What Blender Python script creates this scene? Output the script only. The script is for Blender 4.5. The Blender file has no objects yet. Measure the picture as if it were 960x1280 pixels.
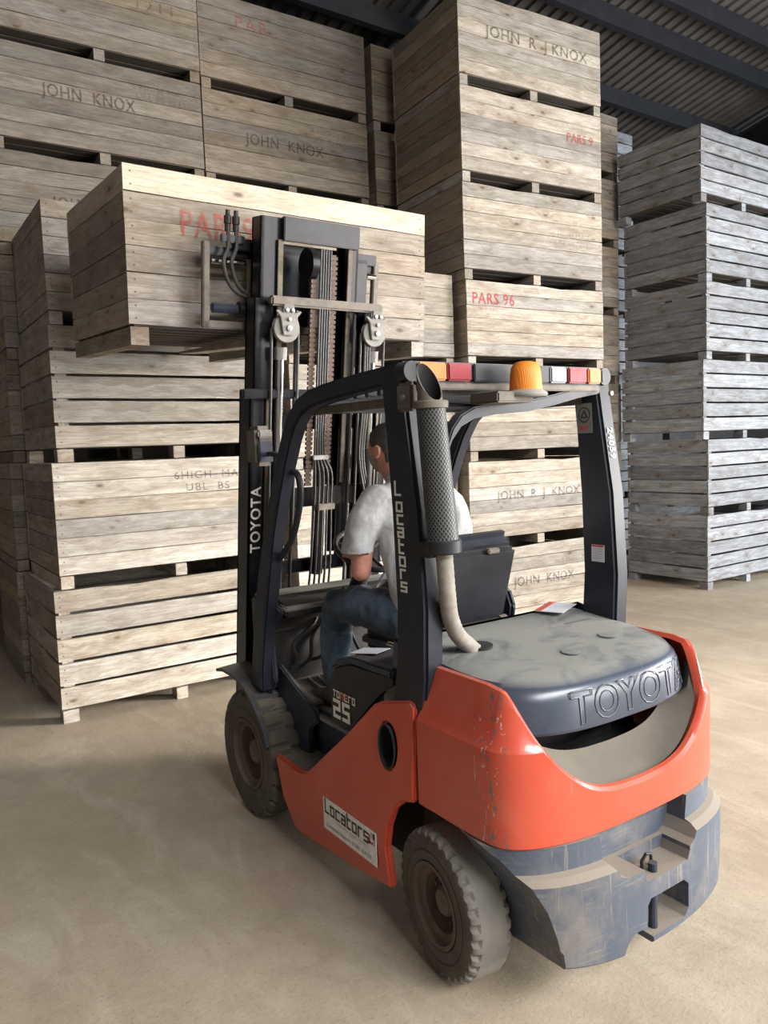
import bpy, bmesh, math, random
from mathutils import Vector, Matrix, noise
PI = math.pi
R = math.radians
S = bpy.context.scene
COL = S.collection
random.seed(11)

# ------------------------------------------------------------------ camera, world, lights, exposure
YAW, PITCH, ROLL, FPX = .595, -.086, -.037, 965.4
fw = Vector((math.sin(YAW)*math.cos(PITCH), math.cos(YAW)*math.cos(PITCH), math.sin(PITCH)))
rt = Vector((math.cos(YAW), -math.sin(YAW), 0)); up = rt.cross(fw)
r2 = rt*math.cos(ROLL) + up*math.sin(ROLL); u2 = up*math.cos(ROLL) - rt*math.sin(ROLL)
cd = bpy.data.cameras.new('camera'); cam = bpy.data.objects.new('camera', cd); COL.objects.link(cam)
cam.matrix_world = Matrix(((r2.x, u2.x, -fw.x, -2.185), (r2.y, u2.y, -fw.y, -2.141), (r2.z, u2.z, -fw.z, 1.944), (0, 0, 0, 1)))
cd.sensor_fit = 'VERTICAL'; cd.sensor_height = 32.0; cd.lens = 32.0*FPX/1280; cd.clip_start = .05; cd.clip_end = 200
S.camera = cam
w = bpy.data.worlds.new('daylight'); S.world = w; w.use_nodes = True
wb = w.node_tree.nodes['Background']; wb.inputs[0].default_value = (.72, .80, .92, 1); wb.inputs[1].default_value = .30

def area(name, loc, target, sx, sy, power, col, spread=180):
    l = bpy.data.lights.new(name, 'AREA'); l.shape = 'RECTANGLE'; l.size = sx; l.size_y = sy
    l.energy = power; l.color = col; l.spread = R(spread)
    o = bpy.data.objects.new(name, l); COL.objects.link(o); o.location = loc
    o.rotation_euler = (Vector(target)-Vector(loc)).to_track_quat('-Z', 'Y').to_euler()
    return o
area('doorway_daylight', (10.0, -4.2, 2.5), (0, 2.6, 1.2), 3.4, 3.6, 1100, (1.0, .96, .90), 150)
area('crate_beam_fill', (10.0, -3.2, 2.1), (-1.0, 3.3, .5), 1.8, 2.2, 105, (1.0, .96, .90), 27)  # added narrow beam without a known source, brightens left crates and floor
area('overhead_fill', (1.2, -6.6, 5.6), (.2, -.8, 0), 7.0, 1.6, 620, (.97, .98, 1.0), 120)  # added fill lamp up high, lifts the foreground floor and bonnet top
area('rear_doorway_daylight', (6.8, -9.0, 2.6), (2.0, 2.5, 1.4), 4.5, 4.0, 760, (1.0, .97, .92), 150)
area('side_doorway_daylight', (14.0, -2.5, 3.2), (8, 4, 2.6), 4.0, 4.5, 560, (.62, .78, 1.0), 150)
S.view_settings.view_transform = 'Standard'; S.view_settings.look = 'None'; S.view_settings.gamma = 1
S.view_settings.use_curve_mapping = False; S.view_settings.exposure = -0.07

# ------------------------------------------------------------------ mesh helpers
class MB:
    def __init__(s): s.v = []; s.f = []; s.uv = None
    def add(s, vs, fs):
        n = len(s.v); s.v += [tuple(v) for v in vs]; s.f += [tuple(n+i for i in f) for f in fs]; return s
    def box(s, c, d, rot=None):
        x, y, z = d[0]/2, d[1]/2, d[2]/2
        vs = [Vector((a, b, e)) for a in (-x, x) for b in (-y, y) for e in (-z, z)]
        if rot is not None: vs = [rot @ v for v in vs]
        vs = [v + Vector(c) for v in vs]
        return s.add(vs, [(0, 1, 3, 2), (4, 6, 7, 5), (0, 4, 5, 1), (2, 3, 7, 6), (0, 2, 6, 4), (1, 5, 7, 3)])
    def bb(s, a, b):
        return s.box([(a[i]+b[i])/2 for i in range(3)], [abs(b[i]-a[i]) for i in range(3)])
    def hexa(s, lo, hi):       # two quads of four points
        vs = list(lo)+list(hi)
        return s.add(vs, [(3, 2, 1, 0), (4, 5, 6, 7), (0, 1, 5, 4), (1, 2, 6, 5), (2, 3, 7, 6), (3, 0, 4, 7)])
    def prism(s, poly, ax, a, b):
        def P(p, t):
            return {'x': (t, p[0], p[1]), 'y': (p[0], t, p[1]), 'z': (p[0], p[1], t)}[ax]
        n = len(poly)
        vs = [P(p, a) for p in poly]+[P(p, b) for p in poly]
        fs = [tuple(range(n-1, -1, -1)), tuple(range(n, 2*n))]+[(i, (i+1) % n, n+(i+1) % n, n+i) for i in range(n)]
        return s.add(vs, fs)
    def rings(s, rs, closed=True, cap=True):
        n = len(rs[0]); vs = [p for r in rs for p in r]; fs = []
        m = n if closed else n-1
        for k in range(len(rs)-1):
            for i in range(m):
                j = (i+1) % n; fs.append((k*n+i, k*n+j, (k+1)*n+j, (k+1)*n+i))
        if cap and closed:
            fs.append(tuple(range(n-1, -1, -1))); fs.append(tuple((len(rs)-1)*n+i for i in range(n)))
        return s.add(vs, fs)
    def tube(s, pts, r, n=10, cap=True, ry=None):
        pts = [Vector(p) for p in pts]; rr = r if isinstance(r, (list, tuple)) else [r]*len(pts)
        rs = []; prev = None
        for i, p in enumerate(pts):
            t = (pts[min(i+1, len(pts)-1)]-pts[max(i-1, 0)]).normalized()
            if prev is None:
                a = Vector((0, 0, 1)) if abs(t.z) < .9 else Vector((0, 1, 0))
                e = t.cross(a).normalized()
            else:
                e = (prev - t*prev.dot(t)).normalized()
            prev = e; g = t.cross(e)
            k = (ry/rr[0] if ry else 1)
            rs.append([p + e*rr[i]*math.cos(q*2*PI/n) + g*rr[i]*k*math.sin(q*2*PI/n) for q in range(n)])
        return s.rings(rs, True, cap)
    def lathe(s, prof, c, axis='x', n=32, cap=True):
        c = Vector(c); rs = []
        for (h, r) in prof:
            ring = []
            for q in range(n):
                a = q*2*PI/n; u_, v_ = r*math.cos(a), r*math.sin(a)
                o = {'x': (h, u_, v_), 'y': (u_, h, v_), 'z': (u_, v_, h)}[axis]
                ring.append(c+Vector(o))
            rs.append(ring)
        return s.rings(rs, True, cap)
    def build(s, name, mat, parent=None, bevel=0, smooth=False, seg=2, loc=None, keep_uv=None):
        me = bpy.data.meshes.new(name); me.from_pydata(s.v, [], s.f); me.update()
        bm = bmesh.new(); bm.from_mesh(me)
        bmesh.ops.recalc_face_normals(bm, faces=bm.faces)
        if bevel:
            es = [e for e in bm.edges if len(e.link_faces) == 2 and e.calc_face_angle(0) > R(28)]
            bmesh.ops.bevel(bm, geom=es, offset=bevel, segments=seg, affect='EDGES', clamp_overlap=True)
        bm.to_mesh(me); bm.free()
        if smooth:
            for p in me.polygons: p.use_smooth = True
            try: me.set_sharp_from_angle(angle=R(30))
            except Exception: pass
        return link(name, me, mat, parent, loc)

def link(name, me, mat, parent=None, loc=None):
    o = bpy.data.objects.new(name, me); COL.objects.link(o)
    if mat is not None and not me.materials: me.materials.append(mat)
    if parent is not None: o.parent = parent
    if loc: o.location = loc
    return o
def tag(o, label=None, cat=None, group=None, kind=None):
    if label: o['label'] = label
    if cat: o['category'] = cat
    if group: o['group'] = group
    if kind: o['kind'] = kind
    return o
def empty(name, loc=(0, 0, 0), rot=(0, 0, 0)):
    o = bpy.data.objects.new(name, None); COL.objects.link(o); o.location = loc; o.rotation_euler = rot
    o.empty_display_size = .1; return o
def smooth_path(pts, k=6):
    P = [Vector(p) for p in pts]; out = []
    for i in range(len(P)-1):
        a, b, c_, d = P[max(i-1, 0)], P[i], P[i+1], P[min(i+2, len(P)-1)]
        for j in range(k):
            t = j/k; out.append(.5*((2*b)+(c_-a)*t+(2*a-5*b+4*c_-d)*t*t+(3*b-a-3*c_+d)*t**3))
    out.append(P[-1]); return out
def bake(o):
    """replace an object's mesh by its modified mesh"""
    bpy.context.view_layer.update()
    dg = bpy.context.evaluated_depsgraph_get(); ev = o.evaluated_get(dg)
    me = bpy.data.meshes.new_from_object(ev, depsgraph=dg)
    old = o.data; o.modifiers.clear(); o.data = me
    if not me.materials and old.materials: me.materials.append(old.materials[0])
    return o
def cut(o, cutters):
    cs = []
    for mb in cutters:
        c = mb.build('cutter', None); cs.append(c)
        m = o.modifiers.new('b', 'BOOLEAN'); m.object = c; m.operation = 'DIFFERENCE'; m.solver = 'EXACT'
    bake(o)
    for c in cs: bpy.data.objects.remove(c)
    for p in o.data.polygons: p.use_smooth = False
    return o

# ------------------------------------------------------------------ materials
class NT:
    def __init__(s, name):
        s.m = bpy.data.materials.new(name); s.m.use_nodes = True; s.t = s.m.node_tree
        s.b = s.t.nodes['Principled BSDF']; s.o = s.t.nodes['Material Output']
    def n(s, typ, **kw):
        x = s.t.nodes.new(typ)
        for k, v in kw.items(): setattr(x, k, v)
        return x
    def l(s, a, b): s.t.links.new(a, b)
    def math(s, op, a, b=None, c=None):
        x = s.n('ShaderNodeMath', operation=op)
        for i, q in enumerate((a, b, c)):
            if q is None: continue
            if hasattr(q, 'links'): s.l(q, x.inputs[i])
            else: x.inputs[i].default_value = q
        return x.outputs[0]
    def noise(s, vec, scale, detail=4, rough=.6, dist=0):
        x = s.n('ShaderNodeTexNoise'); s.l(vec, x.inputs['Vector']); x.inputs['Scale'].default_value = scale
        x.inputs['Detail'].default_value = detail; x.inputs['Roughness'].default_value = rough; x.inputs['Distortion'].default_value = dist
        return x.outputs['Fac']
    def ramp(s, fac, stops):
        x = s.n('ShaderNodeValToRGB'); s.l(fac, x.inputs[0]); e = x.color_ramp.elements
        while len(e) < len(stops): e.new(.5)
        for i, (p, c) in enumerate(stops):
            e[i].position = p; e[i].color = (c, c, c, 1) if isinstance(c, (int, float)) else (*c, 1)
        return x.outputs[0]
    def mix(s, fac, a, b, typ='MIX'):
        x = s.n('ShaderNodeMix', data_type='RGBA', blend_type=typ)
        for i, q in ((0, fac), (6, a), (7, b)):
            if hasattr(q, 'links'): s.l(q, x.inputs[i])
            elif i == 0: x.inputs[0].default_value = q
            else: x.inputs[i].default_value = (*q, 1)
        return x.outputs[2]
    def mapv(s, vec, scale=(1, 1, 1), loc=None):
        x = s.n('ShaderNodeMapping'); s.l(vec, x.inputs[0]); x.inputs['Scale'].default_value = scale
        if loc is not None: s.l(loc, x.inputs['Location'])
        return x.outputs[0]
    def bump(s, h, st, dist=.01):
        x = s.n('ShaderNodeBump'); s.l(h, x.inputs['Height']); x.inputs['Strength'].default_value = st; x.inputs['Distance'].default_value = dist
        s.l(x.outputs[0], s.b.inputs['Normal'])
    def base(s, c):
        if hasattr(c, 'links'): s.l(c, s.b.inputs['Base Color'])
        else: s.b.inputs['Base Color'].default_value = (*c, 1)
    def up(s, lo=.5, hi=.95):
        g = s.n('ShaderNodeNewGeometry'); sp = s.n('ShaderNodeSeparateXYZ'); s.l(g.outputs['Normal'], sp.inputs[0])
        return s.ramp(sp.outputs[2], [(lo, 0.), (hi, 1.)])

def wood(name, c_dark, c_mid, c_light, stain=.5):
    k = NT(name); tc = k.n('ShaderNodeTexCoord'); oi = k.n('ShaderNodeObjectInfo')
    cmb = k.n('ShaderNodeCombineXYZ')
    k.l(k.math('MULTIPLY', oi.outputs['Random'], 37.), cmb.inputs[0]); k.l(k.math('MULTIPLY', oi.outputs['Random'], 91.), cmb.inputs[2])
    P = tc.outputs['Object']
    vor = k.n('ShaderNodeTexVoronoi'); k.l(k.mapv(P, (3.6, 1, 8.0), cmb.outputs[0]), vor.inputs['Vector']); vor.inputs['Scale'].default_value = 1.
    kd = vor.outputs['Distance']
    knot = k.ramp(kd, [(.05, 1.), (.14, 0.)])
    halo = k.ramp(kd, [(.08, 1.), (.45, 0.)])
    wv = k.n('ShaderNodeVectorMath', operation='ADD'); k.l(k.mapv(P, (1.3, 20, 30), cmb.outputs[0]), wv.inputs[0])
    hs = k.n('ShaderNodeCombineXYZ'); k.l(k.math('MULTIPLY', halo, 1.6), hs.inputs[2]); k.l(hs.outputs[0], wv.inputs[1])
    grain = k.noise(wv.outputs[0], 1.6, 5, .65, .6)
    fine = k.noise(k.mapv(P, (6, 60, 160), cmb.outputs[0]), 1.4, 3, .7)
    blot = k.noise(k.mapv(P, (2.6, 3, 9), cmb.outputs[0]), 1.3, 6, .7, .25)
    col = k.mix(k.ramp(grain, [(.36, 0.), (.64, 1.)]), c_mid, c_light)
    col = k.mix(k.ramp(blot, [(.42, 0.), (.68, stain)]), col, c_dark)
    col = k.mix(k.math('MULTIPLY', halo, .5), col, tuple(x*.75+y*.25 for x, y in zip(c_dark, (.35, .2, .09))))
    col = k.mix(k.math('MULTIPLY', knot, .8), col, (.075, .045, .028))
    # nail heads near the board ends
    sp = k.n('ShaderNodeSeparateXYZ'); k.l(tc.outputs['Generated'], sp.inputs[0])
    ed = k.math('MINIMUM', sp.outputs[0], k.math('SUBTRACT', 1., sp.outputs[0]))
    dx = k.math('MULTIPLY', k.math('SUBTRACT', ed, .02), 1.8)
    dz = k.math('MULTIPLY', k.math('SUBTRACT', k.math('ABSOLUTE', k.math('SUBTRACT', sp.outputs[2], .5)), .24), .14)
    dd = k.math('SQRT', k.math('ADD', k.math('MULTIPLY', dx, dx), k.math('MULTIPLY', dz, dz)))
    col = k.mix(k.math('MULTIPLY', k.math('LESS_THAN', dd, .0055), .75), col, (.05, .035, .025))
    # each board its own tone
    hsv = k.n('ShaderNodeHueSaturation'); k.l(col, hsv.inputs['Color'])
    k.l(k.math('MULTIPLY_ADD', oi.outputs['Random'], .50, .72), hsv.inputs['Value'])
    r3 = k.math('FRACT', k.math('MULTIPLY', oi.outputs['Random'], 17.3))
    k.l(k.math('MULTIPLY_ADD', r3, .45, .62), hsv.inputs['Saturation'])
    fin = k.mix(k.math('MULTIPLY', k.ramp(fine, [(.35, 1.), (.55, 0.)]), .40), hsv.outputs[0], tuple(x*.6 for x in c_dark))
    k.base(fin); k.b.inputs['Roughness'].default_value = .82
    k.bump(k.math('ADD', k.math('MULTIPLY', grain, .6), k.math('MULTIPLY', fine, .6)), .45, .004)
    return k.m

M = {}
M['wood'] = wood('weathered_pine', (.12, .083, .054), (.26, .21, .155), (.38, .325, .255), .7)
M['wood_pale'] = wood('pale_pine', (.14, .10, .066), (.31, .262, .198), (.46, .415, .345), .58)
M['wood_brown'] = wood('brown_pine', (.15, .10, .06), (.27, .205, .135), (.38, .31, .22))
M['wood_grey_cool_lit'] = wood('grey_weathered_pine_cool_lit', (.10, .095, .09), (.20, .205, .215), (.35, .37, .40), .6)  # weathered grey, with the cool door light put in as a darker bluish tint
M['wood_slot_shade'] = wood('shade_darkened_pine', (.03, .022, .015), (.065, .048, .033), (.10, .078, .055), .5)  # deck boards coloured dark to stand in for the shade inside the slots
M['wood_in_shade'] = wood('weathered_pine_in_shade', (.10, .07, .045), (.20, .16, .115), (.29, .245, .185), .6)  # darker pine, the weaker light on the rear stacks is in its colour
M['wood_fresh'] = wood('fresh_pine', (.28, .17, .08), (.48, .345, .20), (.60, .47, .30), .3)

def plain(name, col, rough=.5, metal=0, var=.15, vs=12, dust=0, dustc=(.30, .24, .17), bump=0, coat=0, spec=None):
    k = NT(name); tc = k.n('ShaderNodeTexCoord'); P = tc.outputs['Object']
    n1 = k.noise(P, vs, 5, .6)
    c = k.mix(k.ramp(n1, [(.3, 0.), (.7, 1.)]), tuple(x*(1-var) for x in col), tuple(min(1, x*(1+var)) for x in col))
    if dust:
        n2 = k.noise(P, 5, 5, .7, .4); n3 = k.noise(P, 38, 3, .7)
        g = k.math('MULTIPLY', k.math('MULTIPLY_ADD', k.up(), .85, .13), k.ramp(n2, [(.28, .25), (.68, 1.)]))
        g = k.math('MULTIPLY', k.math('MULTIPLY', g, k.ramp(n3, [(.2, .6), (.7, 1.)])), dust)
        c = k.mix(g, c, dustc)
        k.l(k.math('MINIMUM', k.math('MULTIPLY_ADD', g, .6, rough), .95), k.b.inputs['Roughness'])
    else: k.b.inputs['Roughness'].default_value = rough
    k.base(c); k.b.inputs['Metallic'].default_value = metal
    if coat: k.b.inputs['Coat Weight'].default_value = coat
    if bump: k.bump(k.noise(P, vs*6, 4, .7), bump, .003)
    return k.m
M['black'] = plain('black_paint', (.018, .020, .026), .38, 0, .3, 9, .55)
M['navy'] = plain('dark_blue_black_paint', (.022, .030, .050), .34, 0, .3, 9, .45)
M['post_paint'] = plain('dusty_black_post_paint', (.013, .016, .026), .42, 0, .3, 7, .32)
M['mast'] = plain('greasy_mast_steel', (.007, .008, .012), .30, .2, .5, 14, .35, (.22, .165, .11))
M['strip'] = plain('tan_dusty_wear_strip', (.10, .078, .055), .6, .2, .4, 30, .7, (.27, .21, .15))
M['chain'] = plain('rusty_greased_chain', (.055, .030, .020), .5, .4, .5, 60, .6, (.20, .14, .09))
for n_ in ('black', 'navy', 'post_paint', 'mast'): M[n_].node_tree.nodes['Principled BSDF'].inputs['Specular IOR Level'].default_value = .32
M['steel'] = plain('worn_bare_steel', (.30, .29, .28), .5, .8, .3, 20, .45)
M['grimy'] = plain('dusty_grimy_steel', (.12, .10, .08), .6, .2, .35, 16, .8, (.33, .27, .20))
M['chrome'] = plain('polished_cylinder_rod', (.72, .74, .77), .12, 1, .05, 10, .1)
M['rubber'] = plain('dusty_tyre_rubber', (.075, .062, .048), .85, 0, .3, 10, .75, (.26, .215, .16), .3)
M['rubber_tread'] = plain('pale_dusty_worn_rubber', (.20, .185, .16), .88, 0, .22, 8, .9, (.36, .33, .28), .3)
M['rim'] = plain('dust_caked_brown_rim', (.10, .072, .048), .7, .1, .3, 12, .6, (.24, .18, .12))
M['dusty'] = plain('dusty_grey_plate', (.20, .185, .165), .75, 0, .25, 12, .8, (.42, .38, .32))
M['hose'] = plain('dusty_rubber_hose', (.022, .019, .017), .5, 0, .35, 25, .5, (.20, .16, .12))
M['hose_pale'] = plain('pale_dusty_ribbed_hose', (.22, .195, .165), .75, 0, .25, 30, .6, (.38, .34, .28), .5)
M['plastic'] = plain('black_plastic', (.011, .012, .016), .42, 0, .25, 14, .4, (.24, .22, .19), .1)
M['vinyl'] = plain('black_seat_vinyl', (.014, .016, .024), .30, 0, .25, 16, .3, (.2, .19, .18), .15)
for n_ in ('plastic', 'vinyl'): M[n_].node_tree.nodes['Principled BSDF'].inputs['Specular IOR Level'].default_value = .3
M['dark'] = plain('oily_dark_metal', (.012, .010, .009), .6, 0, .4, 12, .5, (.09, .065, .04))
M['white'] = plain('off_white_paint', (.72, .70, .64), .5, 0, .12, 40)
M['letter_black'] = plain('black_sticker_print', (.02, .02, .025), .4, 0, .1)
M['letter_orange'] = plain('orange_sticker_print', (.75, .25, .12), .45, 0, .1)
M['pink'] = plain('purple_red_print', (.32, .03, .09), .45, 0, .1)
M['greyprint'] = plain('grey_print', (.38, .36, .34), .45, 0, .1)
M['redprint'] = plain('red_print', (.55, .05, .05), .45, 0, .1)
M['paper'] = plain('white_paper', (.66, .67, .70), .6, 0, .08, 20)
M['skin'] = plain('skin', (.52, .235, .175), .5, 0, .18, 26)
M['skin'].node_tree.nodes['Principled BSDF'].inputs['Subsurface Weight'].default_value = .1
M['hair'] = plain('short_dark_greying_hair', (.060, .048, .040), .7, 0, .5, 90, 0, bump=.6)
M['beard'] = plain('grey_stubble', (.30, .24, .20), .7, 0, .3, 120, 0, bump=.5)
M['boot'] = plain('dusty_leather_boot', (.09, .068, .054), .6, 0, .3, 20, .6)
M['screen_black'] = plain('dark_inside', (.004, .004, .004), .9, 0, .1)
M['fork'] = plain('worn_fork_steel', (.30, .24, .18), .5, .4, .3, 12, .5)

def red_paint():
    k = NT('orange_red_paint'); tc = k.n('ShaderNodeTexCoord'); P = tc.outputs['Object']
    n = k.noise(P, 3.5, 5, .6); c = k.mix(n, (.47, .050, .024), (.58, .078, .036))
    fade = k.noise(P, 1.7, 4, .7); c = k.mix(k.ramp(fade, [(.5, 0.), (.75, .35)]), c, (.60, .19, .12))
    v = k.noise(k.mapv(P, (5, 5, 60)), 1.5, 2, .5, 1.2); s1 = k.ramp(v, [(.70, 0.), (.74, 1.)])
    v2 = k.noise(k.mapv(P, (40, 40, 4)), 1.2, 2, .5, .6); s2 = k.ramp(v2, [(.71, 0.), (.75, 1.)])
    mask = k.ramp(k.noise(P, 2.4, 2), [(.52, 0.), (.62, .8)])
    c = k.mix(k.math('MULTIPLY', k.math('MAXIMUM', s1, s2), mask), c, (.20, .15, .13))
    # knocks along the rear left corner edge
    sp = k.n('ShaderNodeSeparateXYZ'); k.l(P, sp.inputs[0])
    near = k.math('SUBTRACT', 1., k.math('MULTIPLY', k.math('ADD', k.math('ABSOLUTE', k.math('ADD', sp.outputs[0], .545)), k.math('ABSOLUTE', k.math('ADD', sp.outputs[1], .285))), 12.))
    cn = k.noise(k.mapv(P, (30, 30, 9)), 1.4, 4, .7, 1.)
    c = k.mix(k.math('MULTIPLY', k.math('GREATER_THAN', near, 0.), k.ramp(cn, [(.57, 0.), (.61, .9)])), c, (.12, .10, .10))
    cn2 = k.noise(k.mapv(P, (26, 26, 8)), 2.1, 4, .7, 1.)
    c = k.mix(k.math('MULTIPLY', k.math('GREATER_THAN', near, .1), k.ramp(cn2, [(.62, 0.), (.65, .9)])), c, (.55, .48, .43))
    d = k.math('MULTIPLY', k.math('MULTIPLY_ADD', k.up(.6, 1.), .45, .10), k.ramp(k.noise(P, 4.5, 6, .75), [(.35, .1), (.75, 1.)]))
    c = k.mix(d, c, (.36, .22, .15)); k.base(c)
    k.l(k.math('MULTIPLY_ADD', d, .7, .27), k.b.inputs['Roughness']); k.b.inputs['Coat Weight'].default_value = .25
    k.bump(k.noise(P, 30, 3), .04, .003)
    return k.m
M['red'] = red_paint()

def cast_paint():     # dark blue grey cast counterweight with dust and rubbed streaks
    k = NT('scuffed_dark_blue_cast_iron'); tc = k.n('ShaderNodeTexCoord'); P = tc.outputs['Object']
    c = k.mix(k.noise(P, 6, 5), (.050, .062, .085), (.085, .098, .125))
    s = k.ramp(k.noise(k.mapv(P, (40, 40, 2.5)), 1.3, 3, .6, .5), [(.60, 0.), (.68, .55)])
    s2 = k.ramp(k.noise(k.mapv(P, (3, 3, 60)), 1.3, 3, .6, .5), [(.62, 0.), (.70, .4)])
    c = k.mix(k.math('MAXIMUM', s, s2), c, (.26, .22, .17))
    d = k.math('MAXIMUM', k.up(.15, .6), k.ramp(k.noise(P, 3.2, 5, .7), [(.50, 0.), (.8, .8)]))
    c = k.mix(k.math('MULTIPLY', d, .85), c, (.27, .225, .17)); k.base(c)
    k.b.inputs['Roughness'].default_value = .62; k.bump(k.noise(P, 60, 4, .7), .25, .003)
    return k.m
M['cast'] = cast_paint()
def hood_paint():
    k = NT('dusty_blue_black_bonnet'); tc = k.n('ShaderNodeTexCoord'); P = tc.outputs['Object']
    c = k.mix(k.noise(P, 5, 4), (.022, .030, .050), (.040, .052, .080))
    w_ = k.ramp(k.noise(k.mapv(P, (3, 4, 3)), 1.6, 5, .65, .9), [(.34, .5), (.52, 1.)])
    d = k.math('MULTIPLY', k.math('MULTIPLY_ADD', k.up(.75, .98), .85, .08), w_)
    c = k.mix(d, c, (.225, .22, .195)); k.base(c)
    k.l(k.math('MULTIPLY_ADD', d, .6, .24), k.b.inputs['Roughness']); k.bump(k.noise(P, 50, 3), .05, .002)
    return k.m
M['hood'] = hood_paint()
M['dish'] = plain('dust_covered_recess', (.12, .103, .080), .9, 0, .18, 6, .5, (.155, .135, .105))

def cloth(name, c1, c2, sc, rough=.9, wear=None):
    k = NT(name); P = k.n('ShaderNodeTexCoord').outputs['Object']
    c = k.mix(k.ramp(k.noise(P, sc, 5, .6), [(.35, 0.), (.65, 1.)]), c1, c2)
    if wear: c = k.mix(k.ramp(k.noise(P, 5, 4), [(.48, 0.), (.7, .7)]), c, wear)
    k.base(c); k.b.inputs['Roughness'].default_value = rough; k.b.inputs['Sheen Weight'].default_value = .15
    k.bump(k.noise(P, 9, 3, .5, .4), .5, .03)
    return k.m
M['shirt'] = cloth('light_grey_marl_cotton', (.34, .335, .33), (.43, .425, .42), 40)
M['denim'] = cloth('blue_denim', (.022, .034, .050), (.038, .058, .085), 30, .9, (.075, .115, .155))

def stencil(name, col, amt):
    k = NT(name); P = k.n('ShaderNodeTexCoord').outputs['Object']
    k.base(col); k.b.inputs['Roughness'].default_value = .9
    a = k.ramp(k.noise(P, 30, 4, .8), [(.5-amt*.35, 0.), (.62, amt)])
    k.l(a, k.b.inputs['Alpha'])
    return k.m
M['sten_dark'] = stencil('worn_black_stencil_ink', (.055, .045, .04), .75)
M['sten_faint'] = stencil('faint_stencil_ink', (.09, .075, .065), .45)
M['sten_red'] = stencil('worn_red_stencil_ink', (.46, .05, .05), .85)
M['sten_redworn'] = stencil('half_worn_red_stencil_ink', (.45, .07, .05), .62)
M['sten_redfaint'] = stencil('faint_red_stencil_ink', (.42, .07, .06), .5)

def lens(name, col, rough=.5):
    k = NT(name); P = k.n('ShaderNodeTexCoord').outputs['Object']
    k.base(k.mix(k.noise(P, 18, 3), col, tuple(min(1, x*1.3+.03) for x in col))); k.b.inputs['Roughness'].default_value = rough
    k.b.inputs['Transmission Weight'].default_value = .1; k.b.inputs['Specular IOR Level'].default_value = .3
    wv = k.n('ShaderNodeTexWave'); k.l(P, wv.inputs['Vector']); wv.inputs['Scale'].default_value = 60; wv.bands_direction = 'X'
    k.bump(wv.outputs['Fac'], .3, .002)
    return k.m
M['lens_red'] = lens('red_lamp_lens', (.22, .004, .010))
M['lens_amber'] = lens('amber_lamp_lens', (.60, .15, .02))
M['lens_clear'] = lens('clear_lamp_lens', (.20, .21, .23))
M['beacon'] = lens('orange_beacon_dome', (.72, .20, .012))

def mesh_sleeve():
    k = NT('perforated_heat_sleeve'); uv = k.n('ShaderNodeTexCoord').outputs['UV']
    sp = k.n('ShaderNodeSeparateXYZ'); k.l(uv, sp.inputs[0])
    a = k.math('SINE', k.math('MULTIPLY', sp.outputs[0], 2*PI)); b = k.math('SINE', k.math('MULTIPLY', sp.outputs[1], 2*PI))
    h = k.ramp(k.math('MULTIPLY_ADD', k.math('MULTIPLY', a, b), .5, .5), [(.50, 1.), (.66, 0.)])
    k.base(k.mix(h, (.008, .008, .009), (.085, .085, .082))); k.b.inputs['Metallic'].default_value = .3
    k.b.inputs['Roughness'].default_value = .5; k.bump(h, .8, .004)
    return k.m
M['sleeve'] = mesh_sleeve()

def floor_mat():
    k = NT('dusty_concrete'); P = k.n('ShaderNodeTexCoord').outputs['Object']
    c = k.mix(k.ramp(k.noise(P, .8, 6, .6), [(.3, 0.), (.7, 1.)]), (.325, .26, .185), (.435, .36, .262))
    c = k.mix(k.ramp(k.noise(P, 5, 6, .7, .5), [(.40, 0.), (.75, .6)]), c, (.28, .225, .16))
    c = k.mix(k.ramp(k.noise(k.mapv(P, (3, .9, 1)), 1.2, 5, .65, 1.), [(.5, 0.), (.75, .45)]), c, (.56, .49, .38))
    ch = k.n('ShaderNodeTexVoronoi'); k.l(k.mapv(P, (26, 42, 30)), ch.inputs['Vector']); ch.inputs['Scale'].default_value = 1.; ch.inputs['Randomness'].default_value = 1
    clump = k.ramp(k.noise(P, 1.6, 4, .7), [(.45, 0.), (.65, 1.)])
    fl = k.math('MULTIPLY', k.math('LESS_THAN', ch.outputs['Distance'], .13), clump)
    c = k.mix(k.math('MULTIPLY', fl, .55), c, (.52, .45, .33))
    sp = k.ramp(k.noise(P, 55, 3, .8), [(.58, 0.), (.68, .5)]); c = k.mix(sp, c, (.17, .14, .10))
    sc = k.ramp(k.noise(k.mapv(P, (2, 7, 1)), 2.3, 3, .5, 2.5), [(.485, 0.), (.5, .22), (.515, 0.)]); c = k.mix(sc, c, (.15, .12, .09))
    k.base(c); k.l(k.ramp(k.noise(P, 2.2, 4), [(.3, .62), (.7, .9)]), k.b.inputs['Roughness'])
    k.bump(k.math('ADD', k.noise(P, 60, 5, .7), k.math('MULTIPLY', k.noise(P, 6, 4), 1.4)), .22, .010)
    return k.m
M['floor'] = floor_mat()
M['roof'] = plain('grey_corrugated_roof_sheet', (.085, .077, .070), .6, .1, .2, 3, 0, bump=.1)
M['purlin'] = plain('dark_painted_roof_steel', (.016, .017, .021), .55, .2, .25, 6)
M['wall'] = plain('grey_shed_wall', (.20, .19, .18), .8, 0, .2, 3, 0, bump=.2)

# ------------------------------------------------------------------ the shed: floor, walls, roof
XL, XR, YF, YB = -7.0, 17.0, -6.0, 9.6
def roof_z(y): return 7.3+.21*(6-y)
mb = MB(); nx, ny = 48, 40
vs = []; fs = []
for j in range(ny+1):
    for i in range(nx+1):
        x = -12+34*i/nx; y = -11+21.5*j/ny
        vs.append((x, y, 0.0))
for j in range(ny):
    for i in range(nx):
        a = j*(nx+1)+i; fs.append((a, a+1, a+nx+2, a+nx+1))
tag(mb.add(vs, fs).build('floor', M['floor']), kind='structure')
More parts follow.
